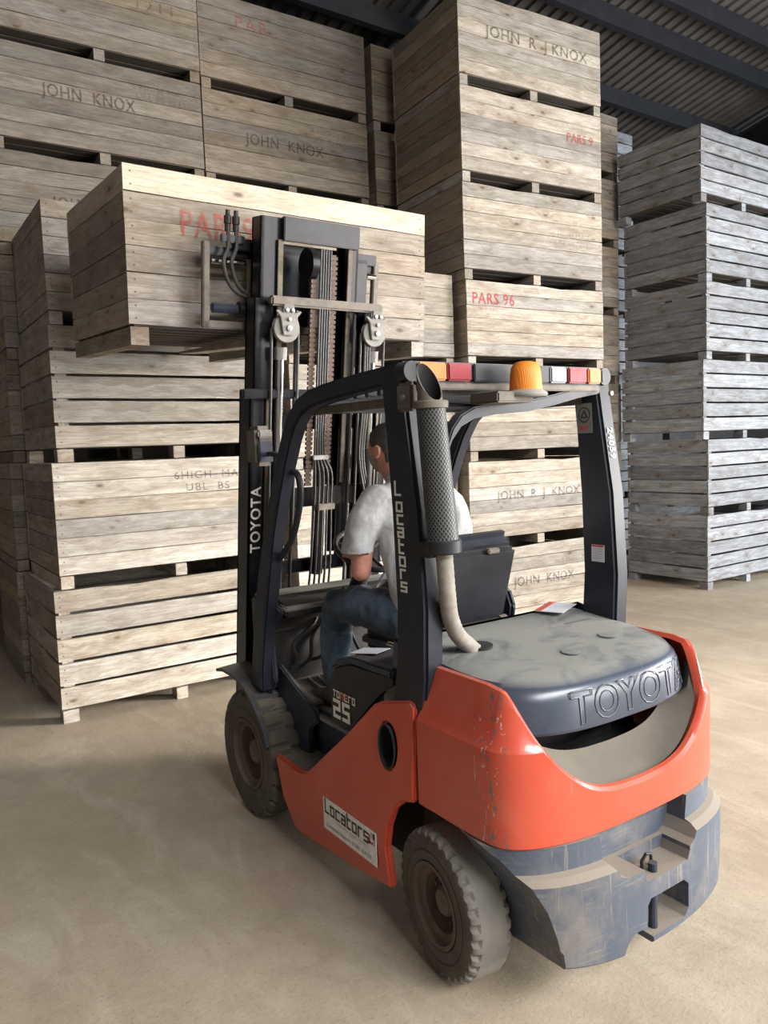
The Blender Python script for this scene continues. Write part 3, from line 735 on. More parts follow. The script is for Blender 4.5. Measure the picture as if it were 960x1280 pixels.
MB().lathe([(.13, .034), (.17, .034), (.172, .02), (.173, .001)], (0, .40, 1.135), 'x', 16).build('damper_cap', M['grimy'], T, smooth=True)
MB().prism([(.42, 1.06), (.40, 1.20), (.43, 1.27), (.50, 1.28), (.54, 1.20), (.53, 1.06)], 'x', .215, .25).build('hip_guard', M['vinyl'], T, .012, smooth=True)

# counterweight, red upper casting with the scooped rear
def rear_y(x, a=.575, d=.215, y0=-.262): return y0-d*max(0, 1-(abs(x)/a)**2.7)**(1/2.7)
def lip_z(x):
    xs = [(0, .755), (.15, .763), (.25, .787), (.33, .835), (.40, .90), (.45, .965), (.49, 1.035), (.52, 1.10), (.55, 1.125), (.60, 1.135)]
    def f(x):
        x = abs(x)
        for (a, za), (b, zb) in zip(xs[:-1], xs[1:]):
            if x <= b: return za+(zb-za)*(x-a)/(b-a)
        return 1.13
    return sum(f(x+d*.01) for d in range(-4, 5))/9
st = []
for y in (.075, 0, -.08, -.16, -.215, -.245): st.append((-.578, y, 1.135))
NR = 96
for i in range(NR+1):
    x = -.572+1.144*i/NR
    x = .572*math.sin(x/.572*PI/2)
    st.append((x, rear_y(x), lip_z(x)))
for y in (-.245, -.215, -.16, -.08, 0, .075): st.append((.578, y, 1.135))
rs = []
for i, (x, y, zt) in enumerate(st):
    a = Vector(st[max(i-1, 0)][:2]); b = Vector(st[min(i+1, len(st)-1)][:2]); t = (b-a).normalized(); inn = Vector((-t.y, t.x))
    if inn.dot(Vector((0, -.0))-Vector((x, y+.0))) < 0: inn = -inn
    col = []
    zs = [.622, .630, .72, .80, .86, .92, .945, .97, 1.03, 1.08, 1.115]
    for z in zs:
        zz = min(z, zt-.012); k = max(0, zz-.94)*.30 + (.010 if zz > .945 else 0)*min(1, max(0, (zz-.945)/.02))
        k0 = .008 if z < .625 else 0
        col.append((x+inn.x*(k+k0), y+inn.y*(k+k0), zz))
    k = max(0, zt-.94)*.30
    col.append((x+inn.x*(k+.012), y+inn.y*(k+.012), zt)); col.append((x+inn.x*(k+.028), y+inn.y*(k+.028), zt+.003))
    col.append((x+inn.x*(k+.045), y+inn.y*(k+.045), zt-.012))
    rs.append(col)
mb = MB(); n = len(rs[0]); vs = [p for r_ in rs for p in r_]; fs = []
for k in range(len(rs)-1):
    for i in range(n-1): fs.append((k*n+i, k*n+i+1, (k+1)*n+i+1, (k+1)*n+i))
bi = [k*n for k in range(len(rs))]; fs.append(tuple(bi))
fs.append(tuple(range(n))); fs.append(tuple((len(rs)-1)*n+i for i in range(n-1, -1, -1)))
cwt = mb.add(vs, fs).build('counterweight', M['red'], T, smooth=True)
# dusty dish behind the lip
rs2 = []
for i, (x, y, zt) in enumerate(st[6:7+NR]):
    if abs(x) > .535: continue
    t = abs(x)/.55; k = max(0, zt-.94)*.30+.043
    rs2.append([(x*(1-k*.6), y+k, zt-.008), (x*.95, y+.075, zt+.012-.02*t), (x*.92, y+.12, min(zt, .92)+.045*(1-t)), (x*.90, y+.16, min(zt, .90)*.5+.465), (x*.88, y+.18, .74)])
n = 5; vs = [p for r_ in rs2 for p in r_]; fs = []
for k in range(len(rs2)-1):
    for i in range(n-1): fs.append((k*n+i, k*n+i+1, (k+1)*n+i+1, (k+1)*n+i))
MB().add(vs, fs).build('scooped_recess', M['dish'], cwt, smooth=True)
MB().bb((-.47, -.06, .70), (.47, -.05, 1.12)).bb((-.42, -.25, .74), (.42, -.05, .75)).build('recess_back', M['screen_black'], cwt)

# bonnet with raised lettering
def hood_y(x, a=.520, d=.405, y0=.0): return y0-d*max(0, 1-(abs(x)/a)**3.0)**(1/3.0)
def hood_ring(z, inset, zslope=True):
    out = []
    P = [(-.520+inset, .30), (-.520+inset, .2), (-.520+inset, .1)]
    for i in range(33):
        x = math.sin((i/32-.5)*PI)*(.5195)
        P.append((x*(1-inset/.520), hood_y(x)+inset))
    P += [(.520-inset, .1), (.520-inset, .2), (.520-inset, .30)]
    for (x, y) in P:
        zz = z
        if zslope: zz = z + .05*(y+.40)/.7
        out.append((x*1.06 if x > 0 else x, y, zz))
    return out
rg = []
for (z, ins, sl) in ((.958, .012, 0), (.955, .004, 0), (.965, .0, 0), (1.06, .012, 0), (1.090, .022, .6), (1.108, .040, 1), (1.118, .075, 1), (1.121, .15, 1), (1.122, .3, 1)):
    r_ = hood_ring(z, ins, False)
    r_ = [(x, y, zz + sl*.055*(y+.40)/.7) for x, y, zz in r_]
    # sides of the bonnet rise towards the front
    r_ = [(x, y, zz + (max(0, (y+.33))*(.20 if zz < 1.07 and sl == 0 else 0))) for x, y, zz in r_]
    rg.append(r_)
hood = MB().rings(rg, True, True).build('bonnet', M['hood'], T, smooth=True)
# lettering bent round the rear face
tm = text_mesh('TOYOTA', .152, M['hood'], 'raised_lettering', hood, (0, 0, 0), (1, 0, 0), (0, 0, 1), outline=.0026, spacing=1.12, sx=1.0, bold=.004)
xsv = [v.co.x for v in tm.data.vertices]; x0_, x1_ = min(xsv), max(xsv); L_ = .665
for v in tm.data.vertices:
    u_ = -.262+(v.co.x-x0_)/(x1_-x0_)*L_; z = v.co.z
    # walk along the rear outline by arc length
    v.co = Vector((u_, z, v.co.y))
arc = [(-.50, hood_y(-.50))]; x = -.50; acc = [0]
while x < .5179:
    x2 = x+.002; d_ = math.hypot(.002, hood_y(x2)-hood_y(x)); acc.append(acc[-1]+d_); arc.append((x2*1.06 if x2 > 0 else x2, hood_y(x2))); x = x2
def at_arc(s_):
    for i in range(1, len(acc)):
        if acc[i] >= s_:
            t = (s_-acc[i-1])/(acc[i]-acc[i-1]); a, b = arc[i-1], arc[i]
            tx, ty = b[0]-a[0], b[1]-a[1]; l_ = math.hypot(tx, ty)
            return a[0]+tx*t, a[1]+ty*t, ty/l_, -tx/l_
    return arc[-1][0], arc[-1][1], 1, 0
s0 = next(acc[i] for i in range(len(arc)) if arc[i][0] >= -.262)
for v in tm.data.vertices:
    s_ = s0+(v.co.x+.262)*1.02; px, py, nx_, ny_ = at_arc(s_)
    zz = .981+v.co.y*1.0; ins = .012*(zz-.965)/.095
    off = .001-ins+v.co.z*.6
    v.co = Vector((px+nx_*off, py+ny_*off, zz))
tm.data.update()
for (x, y) in ((-.02, -.16), (.26, -.10)):
    MB().lathe([(1.1, .038), (1.140+.055*(y+.4)/.7-.0145, .038), (1.142+.055*(y+.4)/.7-.0145, .034), (1.1425+.055*(y+.4)/.7-.0145, .001)], (x, y, 0), 'z', 24).build('bonnet_plug', M['hood'], hood)
MB().lathe([(1.10, .062), (1.165, .062), (1.166, .058), (1.166, .001)], (-.265, .09, 0), 'z', 28).build('hose_hole', M['screen_black'], hood, smooth=True)
MB().bb((-.47, .28, 1.05), (.47, .31, 1.168)).build('bonnet_front', M['navy'], hood, .008)
# side deck between post foot and bonnet
for s in (-1, 1):
    MB().hexa([(s*.575, .10, .93), (s*.575, .30, .94), (s*.45, .30, .93), (s*.45, .10, .93)], [(s*.545, .10, 1.02), (s*.55, .335, .965), (s*.44, .335, 1.08), (s*.44, .10, 1.12)]).build('post_foot', M['grimy'], T, .01)

# lower casting
def cast_x(z):
    pts = [(.19, .420), (.25, .428), (.34, .446), (.433, .473), (.516, .514), (.583, .557), (.615, .588)]
    if z <= .19: return .420
    for (a, xa), (b, xb) in zip(pts[:-1], pts[1:]):
        if z <= b: return xa+(xb-xa)*(z-a)/(b-a)
    return .588
rs = []
for z in (.195, .205, .25, .30, .34, .39, .433, .475, .516, .530, .536, .56, .583, .60, .622):
    xl = cast_x(z); ring_ = []
    back = .0 if z < .52 else (.03 if z < .533 else .055)
    tp = .010 if z < .20 else 0
    for i in range(41):
        x = -xl+2*xl*i/40
        ring_.append((x, rear_y(x, .600, .32, -.22)+back+tp, z+(.035*(abs(x)/.42)**2 if z < .26 else 0)))
    ring_ += [(xl-.02, -.14, z), (-xl+.02, -.14, z)]
    rs.append(ring_)
cast = MB().rings(rs).build('lower_casting', M['cast'], T)
cuts = [
    MB().prism([(-.20, .49), (-.225, .53), (-.24, .64), (.24, .64), (.225, .53), (.20, .49), (.17, .475), (-.17, .475)], 'y', -.66, -.40),
    MB().prism([(-.075, .43), (-.085, .46), (-.085, .50), (.17, .50), (.17, .46), (.155, .43)], 'y', -.66, -.42),
    MB().prism([(-.055, .225), (-.075, .25), (-.075, .34), (-.055, .365), (.13, .365), (.16, .34), (.16, .25), (.135, .225)], 'y', -.66, -.43),
    MB().lathe([(-.66, .075), (-.36, .075)], (-.115, 0, .195), 'y', 24)]
bm = bmesh.new(); bm.from_mesh(cast.data); bmesh.ops.triangulate(bm, faces=bm.faces); bm.to_mesh(cast.data); bm.free()
cut(cast, cuts)
bm = bmesh.new(); bm.from_mesh(cast.data)
es = [e for e in bm.edges if len(e.link_faces) == 2 and e.calc_face_angle(0) > R(40)]
try: bmesh.ops.bevel(bm, geom=es, offset=.008, segments=2, affect='EDGES', clamp_overlap=True)
except Exception: pass
bm.to_mesh(cast.data); bm.free()
tp_ = MB().tube([(.0, -.505, .20), (.0, -.505, .46)], .016, 12).build('tow_pin', M['navy'], T, smooth=True)
MB().tube([(-.02, -.475, .43), (-.025, -.478, .46), (-.01, -.485, .485), (.015, -.485, .478), (.025, -.48, .45), (.02, -.475, .43)], .006, 8).build('pin_loop', M['dark'], tp_, smooth=True)

# overhead guard
def bar(profile_pts, width, depth, name, mat, parent=T, bevel=.012):
    """profile in the y-z plane swept with a rectangular section; width along x"""
    pts = [Vector((0, p[1], p[2])) for p in profile_pts]; rs = []
    for i, p in enumerate(pts):
        t = (pts[min(i+1, len(pts)-1)]-pts[max(i-1, 0)]).normalized(); nn = Vector((0, -t.z, t.y)); x = profile_pts[i][0]
        w_ = width[i] if isinstance(width, list) else width; d_ = depth[i] if isinstance(depth, list) else depth
        rs.append([(x-w_/2, p.y-nn.y*d_/2, p.z-nn.z*d_/2), (x+w_/2, p.y-nn.y*d_/2, p.z-nn.z*d_/2), (x+w_/2, p.y+nn.y*d_/2, p.z+nn.z*d_/2), (x-w_/2, p.y+nn.y*d_/2, p.z+nn.z*d_/2)])
    return MB().rings(rs).build(name, mat, parent, bevel, smooth=True)
for s in (-1, 1):
    X = s*.515
    # rear post
    bar([(X, .165, .93), (X, .13, 1.10), (X, .115, 1.35), (X, .13, 1.7), (X, .165, 2.0), (X, .19, 2.20)], .085, [.20, .19, .185, .175, .15, .14], 'rear_post', M['post_paint'])
    # roof rail, bend and front pillar in one sweep
    pr = [(X, .12, 2.205), (X, .45, 2.19), (X, .70, 2.172), (X, .84, 2.155), (X, .93, 2.125), (X, 1.0, 2.075), (X, 1.06, 2.0), (X, 1.13, 1.88), (X, 1.20, 1.74), (X, 1.29, 1.55), (X, 1.38, 1.30), (X, 1.45, 1.08), (X, 1.51, .82), (X, 1.52, .70)]
    bar(pr, .075, [.075, .075, .078, .08, .085, .085, .085, .085, .09, .10, .12, .13, .12, .12], 'front_pillar', M['grimy'] if False else M['post_paint'])
# lettering on the left rear post (faces -x): letters stacked
def post_y(z):
    P = [(.93, .165), (1.10, .13), (1.35, .115), (1.7, .13), (2.0, .165), (2.20, .19)]
    for (a, ya), (b, yb) in zip(P[:-1], P[1:]):
        if z <= b: return ya+(yb-ya)*(z-a)/(b-a)
    return .19
zc = 1.762
for ch, dz in zip('Locators', (0, .060, .047, .047, .060, .047, .047, .047)):
    zc -= dz if ch != 'L' else 0
    glyphs(ch, .0079, 1.1, 0, M['white'], 'painted_letter', T, (-.5585, post_y(zc)+.045, zc), (0, -1, 0), (0, 0, 1), ux=.0105)
# roof: crossbars, front header, rear header, light bar
for i in range(8):
    y = .30+.088*i
    bow = [(-.48+.96*k/12, y+.035*math.cos((k/12-.5)*PI*2)*.0+.02*math.sin(k/12*PI*2), 2.150+.012*math.sin(k/12*PI)) for k in range(13)]
    rs = [[(p[0], p[1]-.012, p[2]-.012), (p[0], p[1]+.012, p[2]-.012), (p[0], p[1]+.012, p[2]+.012), (p[0], p[1]-.012, p[2]+.012)] for p in bow]
    MB().rings(rs).build('roof_bar', M['black'], T, .004)
MB().bb((-.50, .93, 2.10), (.50, 1.0, 2.15)).build('front_header', M['black'], T, .01)
MB().bb((-.50, .16, 2.125), (.50, .22, 2.185)).build('rear_header', M['black'], T, .01)
for s in (-1, 1):
    MB().bb((s*.48, .2, 2.09), (s*.44, .98, 2.125)).build('roof_flange', M['grimy'], T, .004)
# curved brace under the rear header
br = [(.48, 2.155), (.347, 2.135), (.20, 2.105), (.05, 2.080), (-.12, 2.070), (-.233, 2.055), (-.30, 2.025), (-.345, 1.975), (-.378, 1.905), (-.41, 1.84), (-.48, 1.80)]
rs = [[(x, .10, z-.022), (x, .16, z-.022), (x, .16, z+.022), (x, .10, z+.022)] for x, z in br]
MB().rings(rs).build('rear_brace', M['post_paint'], T, .006, smooth=True)
lb = MB().bb((-.525, .085, 2.165), (.485, .145, 2.240)).build('light_bar', M['black'], T, .012, smooth=True)
for s, x in ((-1, -.535), (1, .49)):
    MB().tube([(x, .085, 2.2025), (x, .148, 2.2025)], .037, 20).build('end_cap', M['plastic'], lb, smooth=True)
LB = [(-.515, -.385, 'lens_amber'), (-.385, -.265, 'lens_red'), (.145, .245, 'lens_clear'), (.25, .365, 'lens_red'), (.37, .455, 'lens_amber')]
for a, b, m in LB:
    MB().bb((a+.003, .070, 2.170), (b-.003, .088, 2.235)).build('lamp_lens', M[m], lb, .006, smooth=True)
MB().bb((-.255, .072, 2.170), (.14, .088, 2.235)).build('number_plate_cover', M['plastic'], lb, .004)
MB().bb((-.50, .09, 2.140), (.46, .14, 2.165)).build('bar_mount', M['grimy'], lb, .004)
# beacon (a lamp bolted on a bracket)
bc = MB().bb((-.245, -.04, 2.085), (-.06, .12, 2.125)).build('beacon_bracket', M['grimy'], T, .006)
bx_, by_ = -.085, -.02
MB().lathe([(2.105, .078), (2.112, .082), (2.120, .080), (2.132, .062), (2.136, .001)], (bx_, by_, 0), 'z', 28).build('beacon_base', M['dusty'], bc, smooth=True)
MB().lathe([(2.125, .060), (2.132, .062), (2.19, .058), (2.215, .054), (2.232, .042), (2.238, .022), (2.239, .001)], (bx_, by_, 0), 'z', 28).build('beacon_dome', M['beacon'], bc, smooth=True)
# bolts on the posts
MB().lathe([(-.590, .001), (-.588, .013), (-.580, .014)], (0, .085, 2.11), 'x', 12).build('bolt', M['steel'], T)
for z in (2.13,): MB().lathe([(.055, .001), (.057, .010), (.07, .010)], (.50, 0, z), 'y', 10).build('bolt', M['steel'], T)
MB().bb((-.580, .035, 2.06), (-.552, .13, 2.16)).build('bracket', M['grimy'], T, .01)

# exhaust: mouth, perforated sleeve, ribbed hose down into the bonnet
ex = []
p0, p1 = Vector((-.548, -.03, 2.075)), Vector((-.510, -.03, 1.60))
n = 28; rs = []
for (t, r_) in ((0, .055), (.04, .051), (.5, .053), (.96, .055), (1, .057)):
    c = p0.lerp(p1, t); rs.append([(c.x+r_*math.cos(q*2*PI/n), c.y+r_*math.sin(q*2*PI/n), c.z) for q in range(n)])
mb = MB().rings(rs, True, True)
slv = mb.build('perforated_sleeve', M['sleeve'], T, smooth=True)
uvl = slv.data.uv_layers.new(name='UV')
for p in slv.data.polygons:
    for li in p.loop_indices:
        v = slv.data.vertices[slv.data.loops[li].vertex_index].co
        a = math.atan2(v.y-p0.y, v.x-(p0.x+(p1.x-p0.x)*(p0.z-v.z)/(p0.z-p1.z)))/(2*PI)
        if p.center.y < p0.y and False: pass
        if a < 0: a += 1
        uvl.data[li].uv = (a*24, v.z/.0185)
    us = [uvl.data[li].uv[0] for li in p.loop_indices]
    if max(us)-min(us) > 12:
        for li in p.loop_indices:
            if uvl.data[li].uv[0] < 12: uvl.data[li].uv[0] += 24
MB().lathe([(2.065, .060), (2.085, .062), (2.09, .058)], (p0.x, p0.y, 0), 'z', 28).build('sleeve_clamp', M['grimy'], slv, smooth=True)
MB().lathe([(1.56, .060), (1.565, .064), (1.605, .064), (1.61, .06)], (p1.x, p1.y, 0), 'z', 28).build('sleeve_collar', M['plastic'], slv, smooth=True)
# mouth: pipe with slanted open top facing back
n = 28; r_ = .043; c = Vector((p0.x-.002, p0.y, 0)); o1 = []; o2 = []; i1 = []; i2 = []
for q in range(n):
    a = q*2*PI/n; x, y = math.cos(a), math.sin(a)
    zt = 2.155+.066*y
    o1.append((c.x+r_*x, c.y+r_*y, 2.075)); o2.append((c.x+r_*x, c.y+r_*y, zt))
    i1.append((c.x+(r_-.004)*x, c.y+(r_-.004)*y, zt)); i2.append((c.x+(r_-.004)*x, c.y+(r_-.004)*y, 2.08))
MB().rings([o1, o2, i1], True, False).build('exhaust_mouth', M['grimy'], T, smooth=True)
MB().rings([i1, i2], True, False).build('exhaust_bore', M['screen_black'], T, smooth=True)
MB().rings([[(a, b, 2.085) for a, b, _ in i2], [(a, b, 2.087) for a, b, _ in i2]]).build('exhaust_inside', M['screen_black'], T)
hp = [(-.510, -.03, 1.60), (-.503, -.028, 1.50), (-.490, -.02, 1.40), (-.465, .0, 1.32), (-.415, .025, 1.245), (-.345, .055, 1.19), (-.275, .085, 1.14)]
hpp = smooth_path(hp, 8)
MB().tube(hpp, [.030+.0015*(i % 2) for i in range(len(hpp))], 14).build('exhaust_hose', M['hose_pale'], T, smooth=True)
MB().bb((-.565, -.02, 1.545), (-.50, .06, 1.60)).build('hose_clip', M['dark'], T, .006)

# front lamp on the left pillar, grab handle, mirror
for s in (-1, 1):
    hl = MB().bb((s*.585, 1.30, 1.865), (s*.49, 1.43, 2.06)).build('work_lamp', M['grimy'], T, .02, smooth=True)
    MB().box((s*.54, 1.295, 1.935), (.075, .014, .10)).build('lamp_back', M['navy'], hl, .006)
    MB().box((s*.54, 1.295, 2.02), (.075, .02, .04)).build('lamp_cap', M['dusty'], hl, .008)
    MB().tube([(s*.54, 1.36, 1.93), (s*.52, 1.25, 1.92), (s*.515, 1.15, 1.90)], .012, 8).build('lamp_arm', M['black'], hl)
MB().tube(smooth_path([(-.50, 1.12, 1.84), (-.49, 1.07, 1.82), (-.485, 1.06, 1.74), (-.485, 1.10, 1.62), (-.49, 1.17, 1.50), (-.50, 1.29, 1.40)]), .016, 10).build('grab_handle', M['plastic'], T, smooth=True)
MB().tube(smooth_path([(.48, 1.0, 2.05), (.30, 1.02, 2.04), (.16, 1.03, 2.0), (.10, 1.03, 1.97)]), .010, 8).build('mirror_arm', M['black'], T, smooth=True)
MB().box((.03, 1.03, 1.99), (.17, .02, .06), Matrix.Rotation(R(-25), 3, 'Y')).build('mirror', M['grimy'], T, .012, smooth=True)

# stickers
MB().bb((.468, .085, 1.99), (.4715, .175, 2.10)).build('warning_sticker', M['paper'], T) if False else None
ws = MB().hexa([(.4715, .14, 1.965), (.4700, .14, 1.965), (.4700, .225, 1.965), (.4715, .225, 1.965)], [(.4715, .145, 2.095), (.4700, .145, 2.095), (.4700, .23, 2.095), (.4715, .23, 2.095)]).build('warning_sticker', M['dusty'], T)
mb = MB(); cy, cz = .186, 2.045
mb.rings([[(.4693, cy+r_*math.cos(q*PI/12), cz+r_*math.sin(q*PI/12)) for q in range(24)] for r_ in (.034, .029)], True, False)
mb.add([(.4693, cy-.022, cz-.014), (.4693, cy+.022, cz-.014), (.4693, cy, cz+.022), (.4691, cy-.012, cz-.009), (.4691, cy+.012, cz-.009), (.4691, cy, cz+.010)], [(0, 1, 4, 3), (1, 2, 5, 4), (2, 0, 3, 5)])
mb.build('sticker_symbol', M['letter_black'], ws)
MB().bb((.4690, .165, 1.978), (.4693, .18, 1.995)).bb((.4690, .19, 1.978), (.4693, .205, 1.995)).build('sticker_mark', M['redprint'], ws)
ws2 = MB().bb((.4700, .085, 1.40), (.4720, .155, 1.475)).build('instruction_sticker', M['paper'], T)
MB().bb((.4690, .087, 1.466), (.4700, .153, 1.474)).build('sticker_stripe', M['redprint'], ws2)
mb = MB()
for i in range(5): mb.bb((.4690, .095, 1.415+.01*i), (.4699, .145, 1.417+.01*i))
tag(mb.build('sticker_print', M['greyprint'], ws2), kind='stuff')
# fleet number on the rear face of the right post, reading downwards
text_mesh('24059', .046, M['white'], 'painted_lettering', T, (.498, .083, 1.985), (0, -.150, -1), (1, 0, 0), spacing=1.22, bold=.001, extrude=.0005)

# company sticker on the red side panel (faces -x)
def on_side(y, z, up_=0): return (-.5945-up_, y, z)
sk = MB().hexa([on_side(.775, .262), on_side(.352, .262), on_side(.352, .405), on_side(.775, .405)], [(-.5925, y, z) for y, z in ((.775, .262), (.352, .262), (.352, .405), (.775, .405))]).build('company_sticker', M['white'], T)
glyphs('Locators', .0098, .95, 1.75, M['letter_black'], 'sticker_lettering', sk, (-.5946, .757, .342), (0, -1, 0), (0, 0, 1), up=.0006)
MB().bb((-.5954, .405, .345), (-.5948, .395, .385)).bb((-.5954, .405, .345), (-.5948, .375, .355)).build('sticker_logo', M['pink'], sk)
MB().bb((-.5954, .390, .372), (-.5948, .360, .395)).bb((-.5954, .372, .345), (-.5948, .360, .395)).build('sticker_logo', M['greyprint'], sk)
text_mesh('FORKLIFT & ACCESS SYSTEMS', .017, M['greyprint'], 'sticker_lettering', sk, (-.5952, .665, .317), (0, -1, 0), (0, 0, 1), spacing=1.1)
text_mesh('Customer Support: 01302 354129', .0235, M['letter_black'], 'sticker_lettering', sk, (-.5952, .752, .280), (0, -1, 0), (0, 0, 1), spacing=1.1)

# ------------------------------------------------------------------ mast (tilted back about its foot)
TH = R(9.0); MO = Vector((0, 1.86, .9))
nM = Vector((0, math.cos(TH), math.sin(TH))); uM = Vector((0, -math.sin(TH), math.cos(TH)))
mast_root = empty('mast'); mast_root.parent = T
def mp(x, d, s):   # x across, d backwards (towards the driver is negative depth), s height
    return MO + Vector((x, 0, 0)) - nM*d + uM*(s-.9)
def mbox(x0, x1, d0, d1, s0, s1, mb=None):
    mb = mb or MB()
    return mb.hexa([mp(x0, d0, s0), mp(x1, d0, s0), mp(x1, d1, s0), mp(x0, d1, s0)], [mp(x0, d0, s1), mp(x1, d0, s1), mp(x1, d1, s1), mp(x0, d1, s1)])
def channel(name, x, s, z0, z1, w_, dep, mat, dn=0):
    """C-section upright, open towards the middle; s = side"""
    mb = MB(); a = x; b = x+s*-w_
    mbox(min(a, a-s*.018), max(a, a-s*.018), dn, dn-dep, z0, z1, mb)
    mbox(min(a, b), max(a, b), dn, dn-.022, z0, z1, mb); mbox(min(a, b), max(a, b), dn-dep+.022, dn-dep, z0, z1, mb)
    return mb.build(name, mat, mast_root, .003)
for s in (-1, 1):
    u = channel('outer_upright', s*.440, s, .18, 2.27, .075, .15, M['mast'])
    m_ = channel('middle_upright', -.415 if s < 0 else .345, s, .80, 2.75, .060, .13, M['mast'], -.012)
    i_ = channel('inner_upright', -.385 if s < 0 else .205, s, 1.30, 3.16, .115 if s < 0 else .075, .12, M['mast'], -.02)
    MB().tube([mp(s*.290, .035, .55), mp(s*.290, .035, 1.95)], .034, 14).build('lift_cylinder', M['black'], mast_root, smooth=True)
    rod = MB().tube([mp(s*.290, .035, 1.9), mp(s*.290, .035, 2.50)], .020, 14).build('piston_rod', M['chrome'], mast_root, smooth=True)
    MB().tube([mp(s*.290, .035, 2.44), mp(s*.290, .035, 2.505)], .034, 12).build('rod_collar', M['dusty'], rod, smooth=True)
    # sheave with bracket
    sx_ = s*.275
    c0 = mp(sx_, .06, 2.605)
    pl = MB().lathe([(-.016, .010), (-.016, .072), (-.010, .076), (-.004, .062), (.004, .062), (.010, .076), (.016, .072), (.016, .010)], (0, 0, 0), 'y', 32).build('sheave', M['dusty'], mast_root, smooth=True)
    pl.location = c0; pl.rotation_euler = (TH, 0, 0)
    MB().prism([(-.030, -.035), (-.048, .055), (-.075, .085), (-.060, .09), (-.036, .075), (-.028, .12), (.028, .12), (.036, .075), (.060, .09), (.075, .085), (.048, .055), (.030, -.035)], 'y', -.036, -.022).build('sheave_bracket', M['dusty'], pl, .003)
    for bx2, bz in ((0, 0), (-.016, .09), (.016, .09), (0, .045)):
        MB().lathe([(-.050, .001), (-.048, .010 if bz else .015), (-.036, .010 if bz else .016)], (bx2, 0, bz), 'y', 8).build('bolt', M['steel'], pl)
    # hoses over the sheave
    for k, dx in enumerate((-.078, .078)):
        MB().tube([mp(sx_+dx, .05, 2.60), mp(sx_+dx, .055, 2.3), mp(sx_+dx*.95, .05, 1.7), mp(sx_+dx*.9, .04, 1.1)], .0085, 8).build('hose', M['hose'], mast_root, smooth=True)
for a, b in ((-.298, -.268), (.128, .155)):
    mbox(a, b, .0, -.012, 1.75, 3.05).build('guide_strip', M['strip'], mast_root, .002)
for a, b in ((-.352, -.335), (.36, .378)):
    mbox(a, b, .004, -.008, .9, 2.25).build('guide_strip', M['strip'], mast_root, .002)
mbox(-.505, .505, .045, .015, 2.235, 2.285).build('outer_tie_bar', M['mast'], mast_root, .008)
mbox(-.365, .325, .075, .02, 2.715, 2.765).build('middle_tie_bar', M['dusty'] if False else M['grimy'], mast_root, .010)
mbox(-.275, .185, .02, -.02, 3.045, 3.165).build('inner_tie_bar', M['mast'], mast_root, .004)
mbox(-.36, .36, .0, -.03, 1.62, 1.73).build('cross_member', M['mast'], mast_root, .006)
mbox(-.40, .40, .0, -.04, .55, .70).build('cross_member', M['mast'], mast_root, .006)
mbox(-.40, .40, -.10, -.13, 2.05, 2.13).build('cross_member', M['mast'], mast_root, .006)
mbox(-.30, .30, -.10, -.13, 1.20, 1.28).build('cross_member', M['mast'], mast_root, .006)
# centre cylinder, hoses and chains
MB().tube([mp(.02, -.05, 1.2), mp(.02, -.05, 2.95)], .038, 14).build('centre_cylinder', M['mast'], mast_root, smooth=True)
for x in (-.105, .015):
    mb = MB(); z = 1.75
    while z < 2.98:
        mbox(x-.019, x+.019, .045, .030, z, z+.017, mb); mbox(x-.012, x+.012, .041, .034, z+.015, z+.026, mb); z += .0255
    tag(mb.build('lift_chain', M['chain'], mast_root), kind='stuff')
    mb = MB()
pl = MB().lathe([(-.02, .01), (-.02, .085), (.02, .085), (.02, .01)], (0, 0, 0), 'x', 28).build('chain_sheave', M['mast'], mast_root, smooth=True); pl.location = mp(-.115, .0, 2.94); pl.rotation_euler = (TH, 0, 0)
for i, x in enumerate((-.075, -.060, -.045, -.030, -.015)):
    xs_ = x; sp_ = (i-2)*.012
    P_ = [mp(xs_, .055, 3.02), mp(xs_, .055, 2.3), mp(xs_, .055, 1.95), mp(xs_+sp_+.03, .055, 1.82), mp(xs_+sp_+.035, .05, 1.66), mp(xs_+sp_*1.4+.035, .05, 1.3), mp(xs_+sp_*1.5+.03, .05, 1.06), mp(xs_+sp_*1.6+.08, .10, .98), mp(xs_+.14, .16, .95)]
    MB().tube(smooth_path(P_, 4), .0068, 8).build('hose', M['hose'], mast_root, smooth=True)
mbox(-.09, .01, .07, .045, 1.90, 1.925).build('hose_clamp', M['steel'], mast_root, .004)
mbox(-.05, .06, .075, .035, 1.61, 1.645).build('hose_clamp', M['grimy'], mast_root, .004)
for x in (-.20, .165): MB().tube([mp(x, .03, 2.70), mp(x, .03, 1.05)], .010, 8).build('hose', M['hose'], mast_root, smooth=True)
for x in (.225, .24, .255): MB().tube(smooth_path([mp(x, .05, 2.72), mp(x, .06, 2.2), mp(x-.01, .06, 1.9), mp(x+.06, .05, 1.6), mp(x+.06, .04, 1.3)], 4), .008, 8).build('hose', M['hose'], mast_root, smooth=True)
# channel lettering on the left outer upright, reading upwards
text_mesh('TOYOTA', .082, M['white'], 'painted_lettering', mast_root, mp(-.375, .0015, 1.385), uM, (-1, 0, 0), spacing=1.15, bold=.0015, extrude=.0004)
# tilt cylinders
for s in (-1, 1): MB().tube([(s*.33, 1.70, .55), (s*.33, 1.25, .60)], .03, 12).build('tilt_cylinder', M['dark'], T, smooth=True)
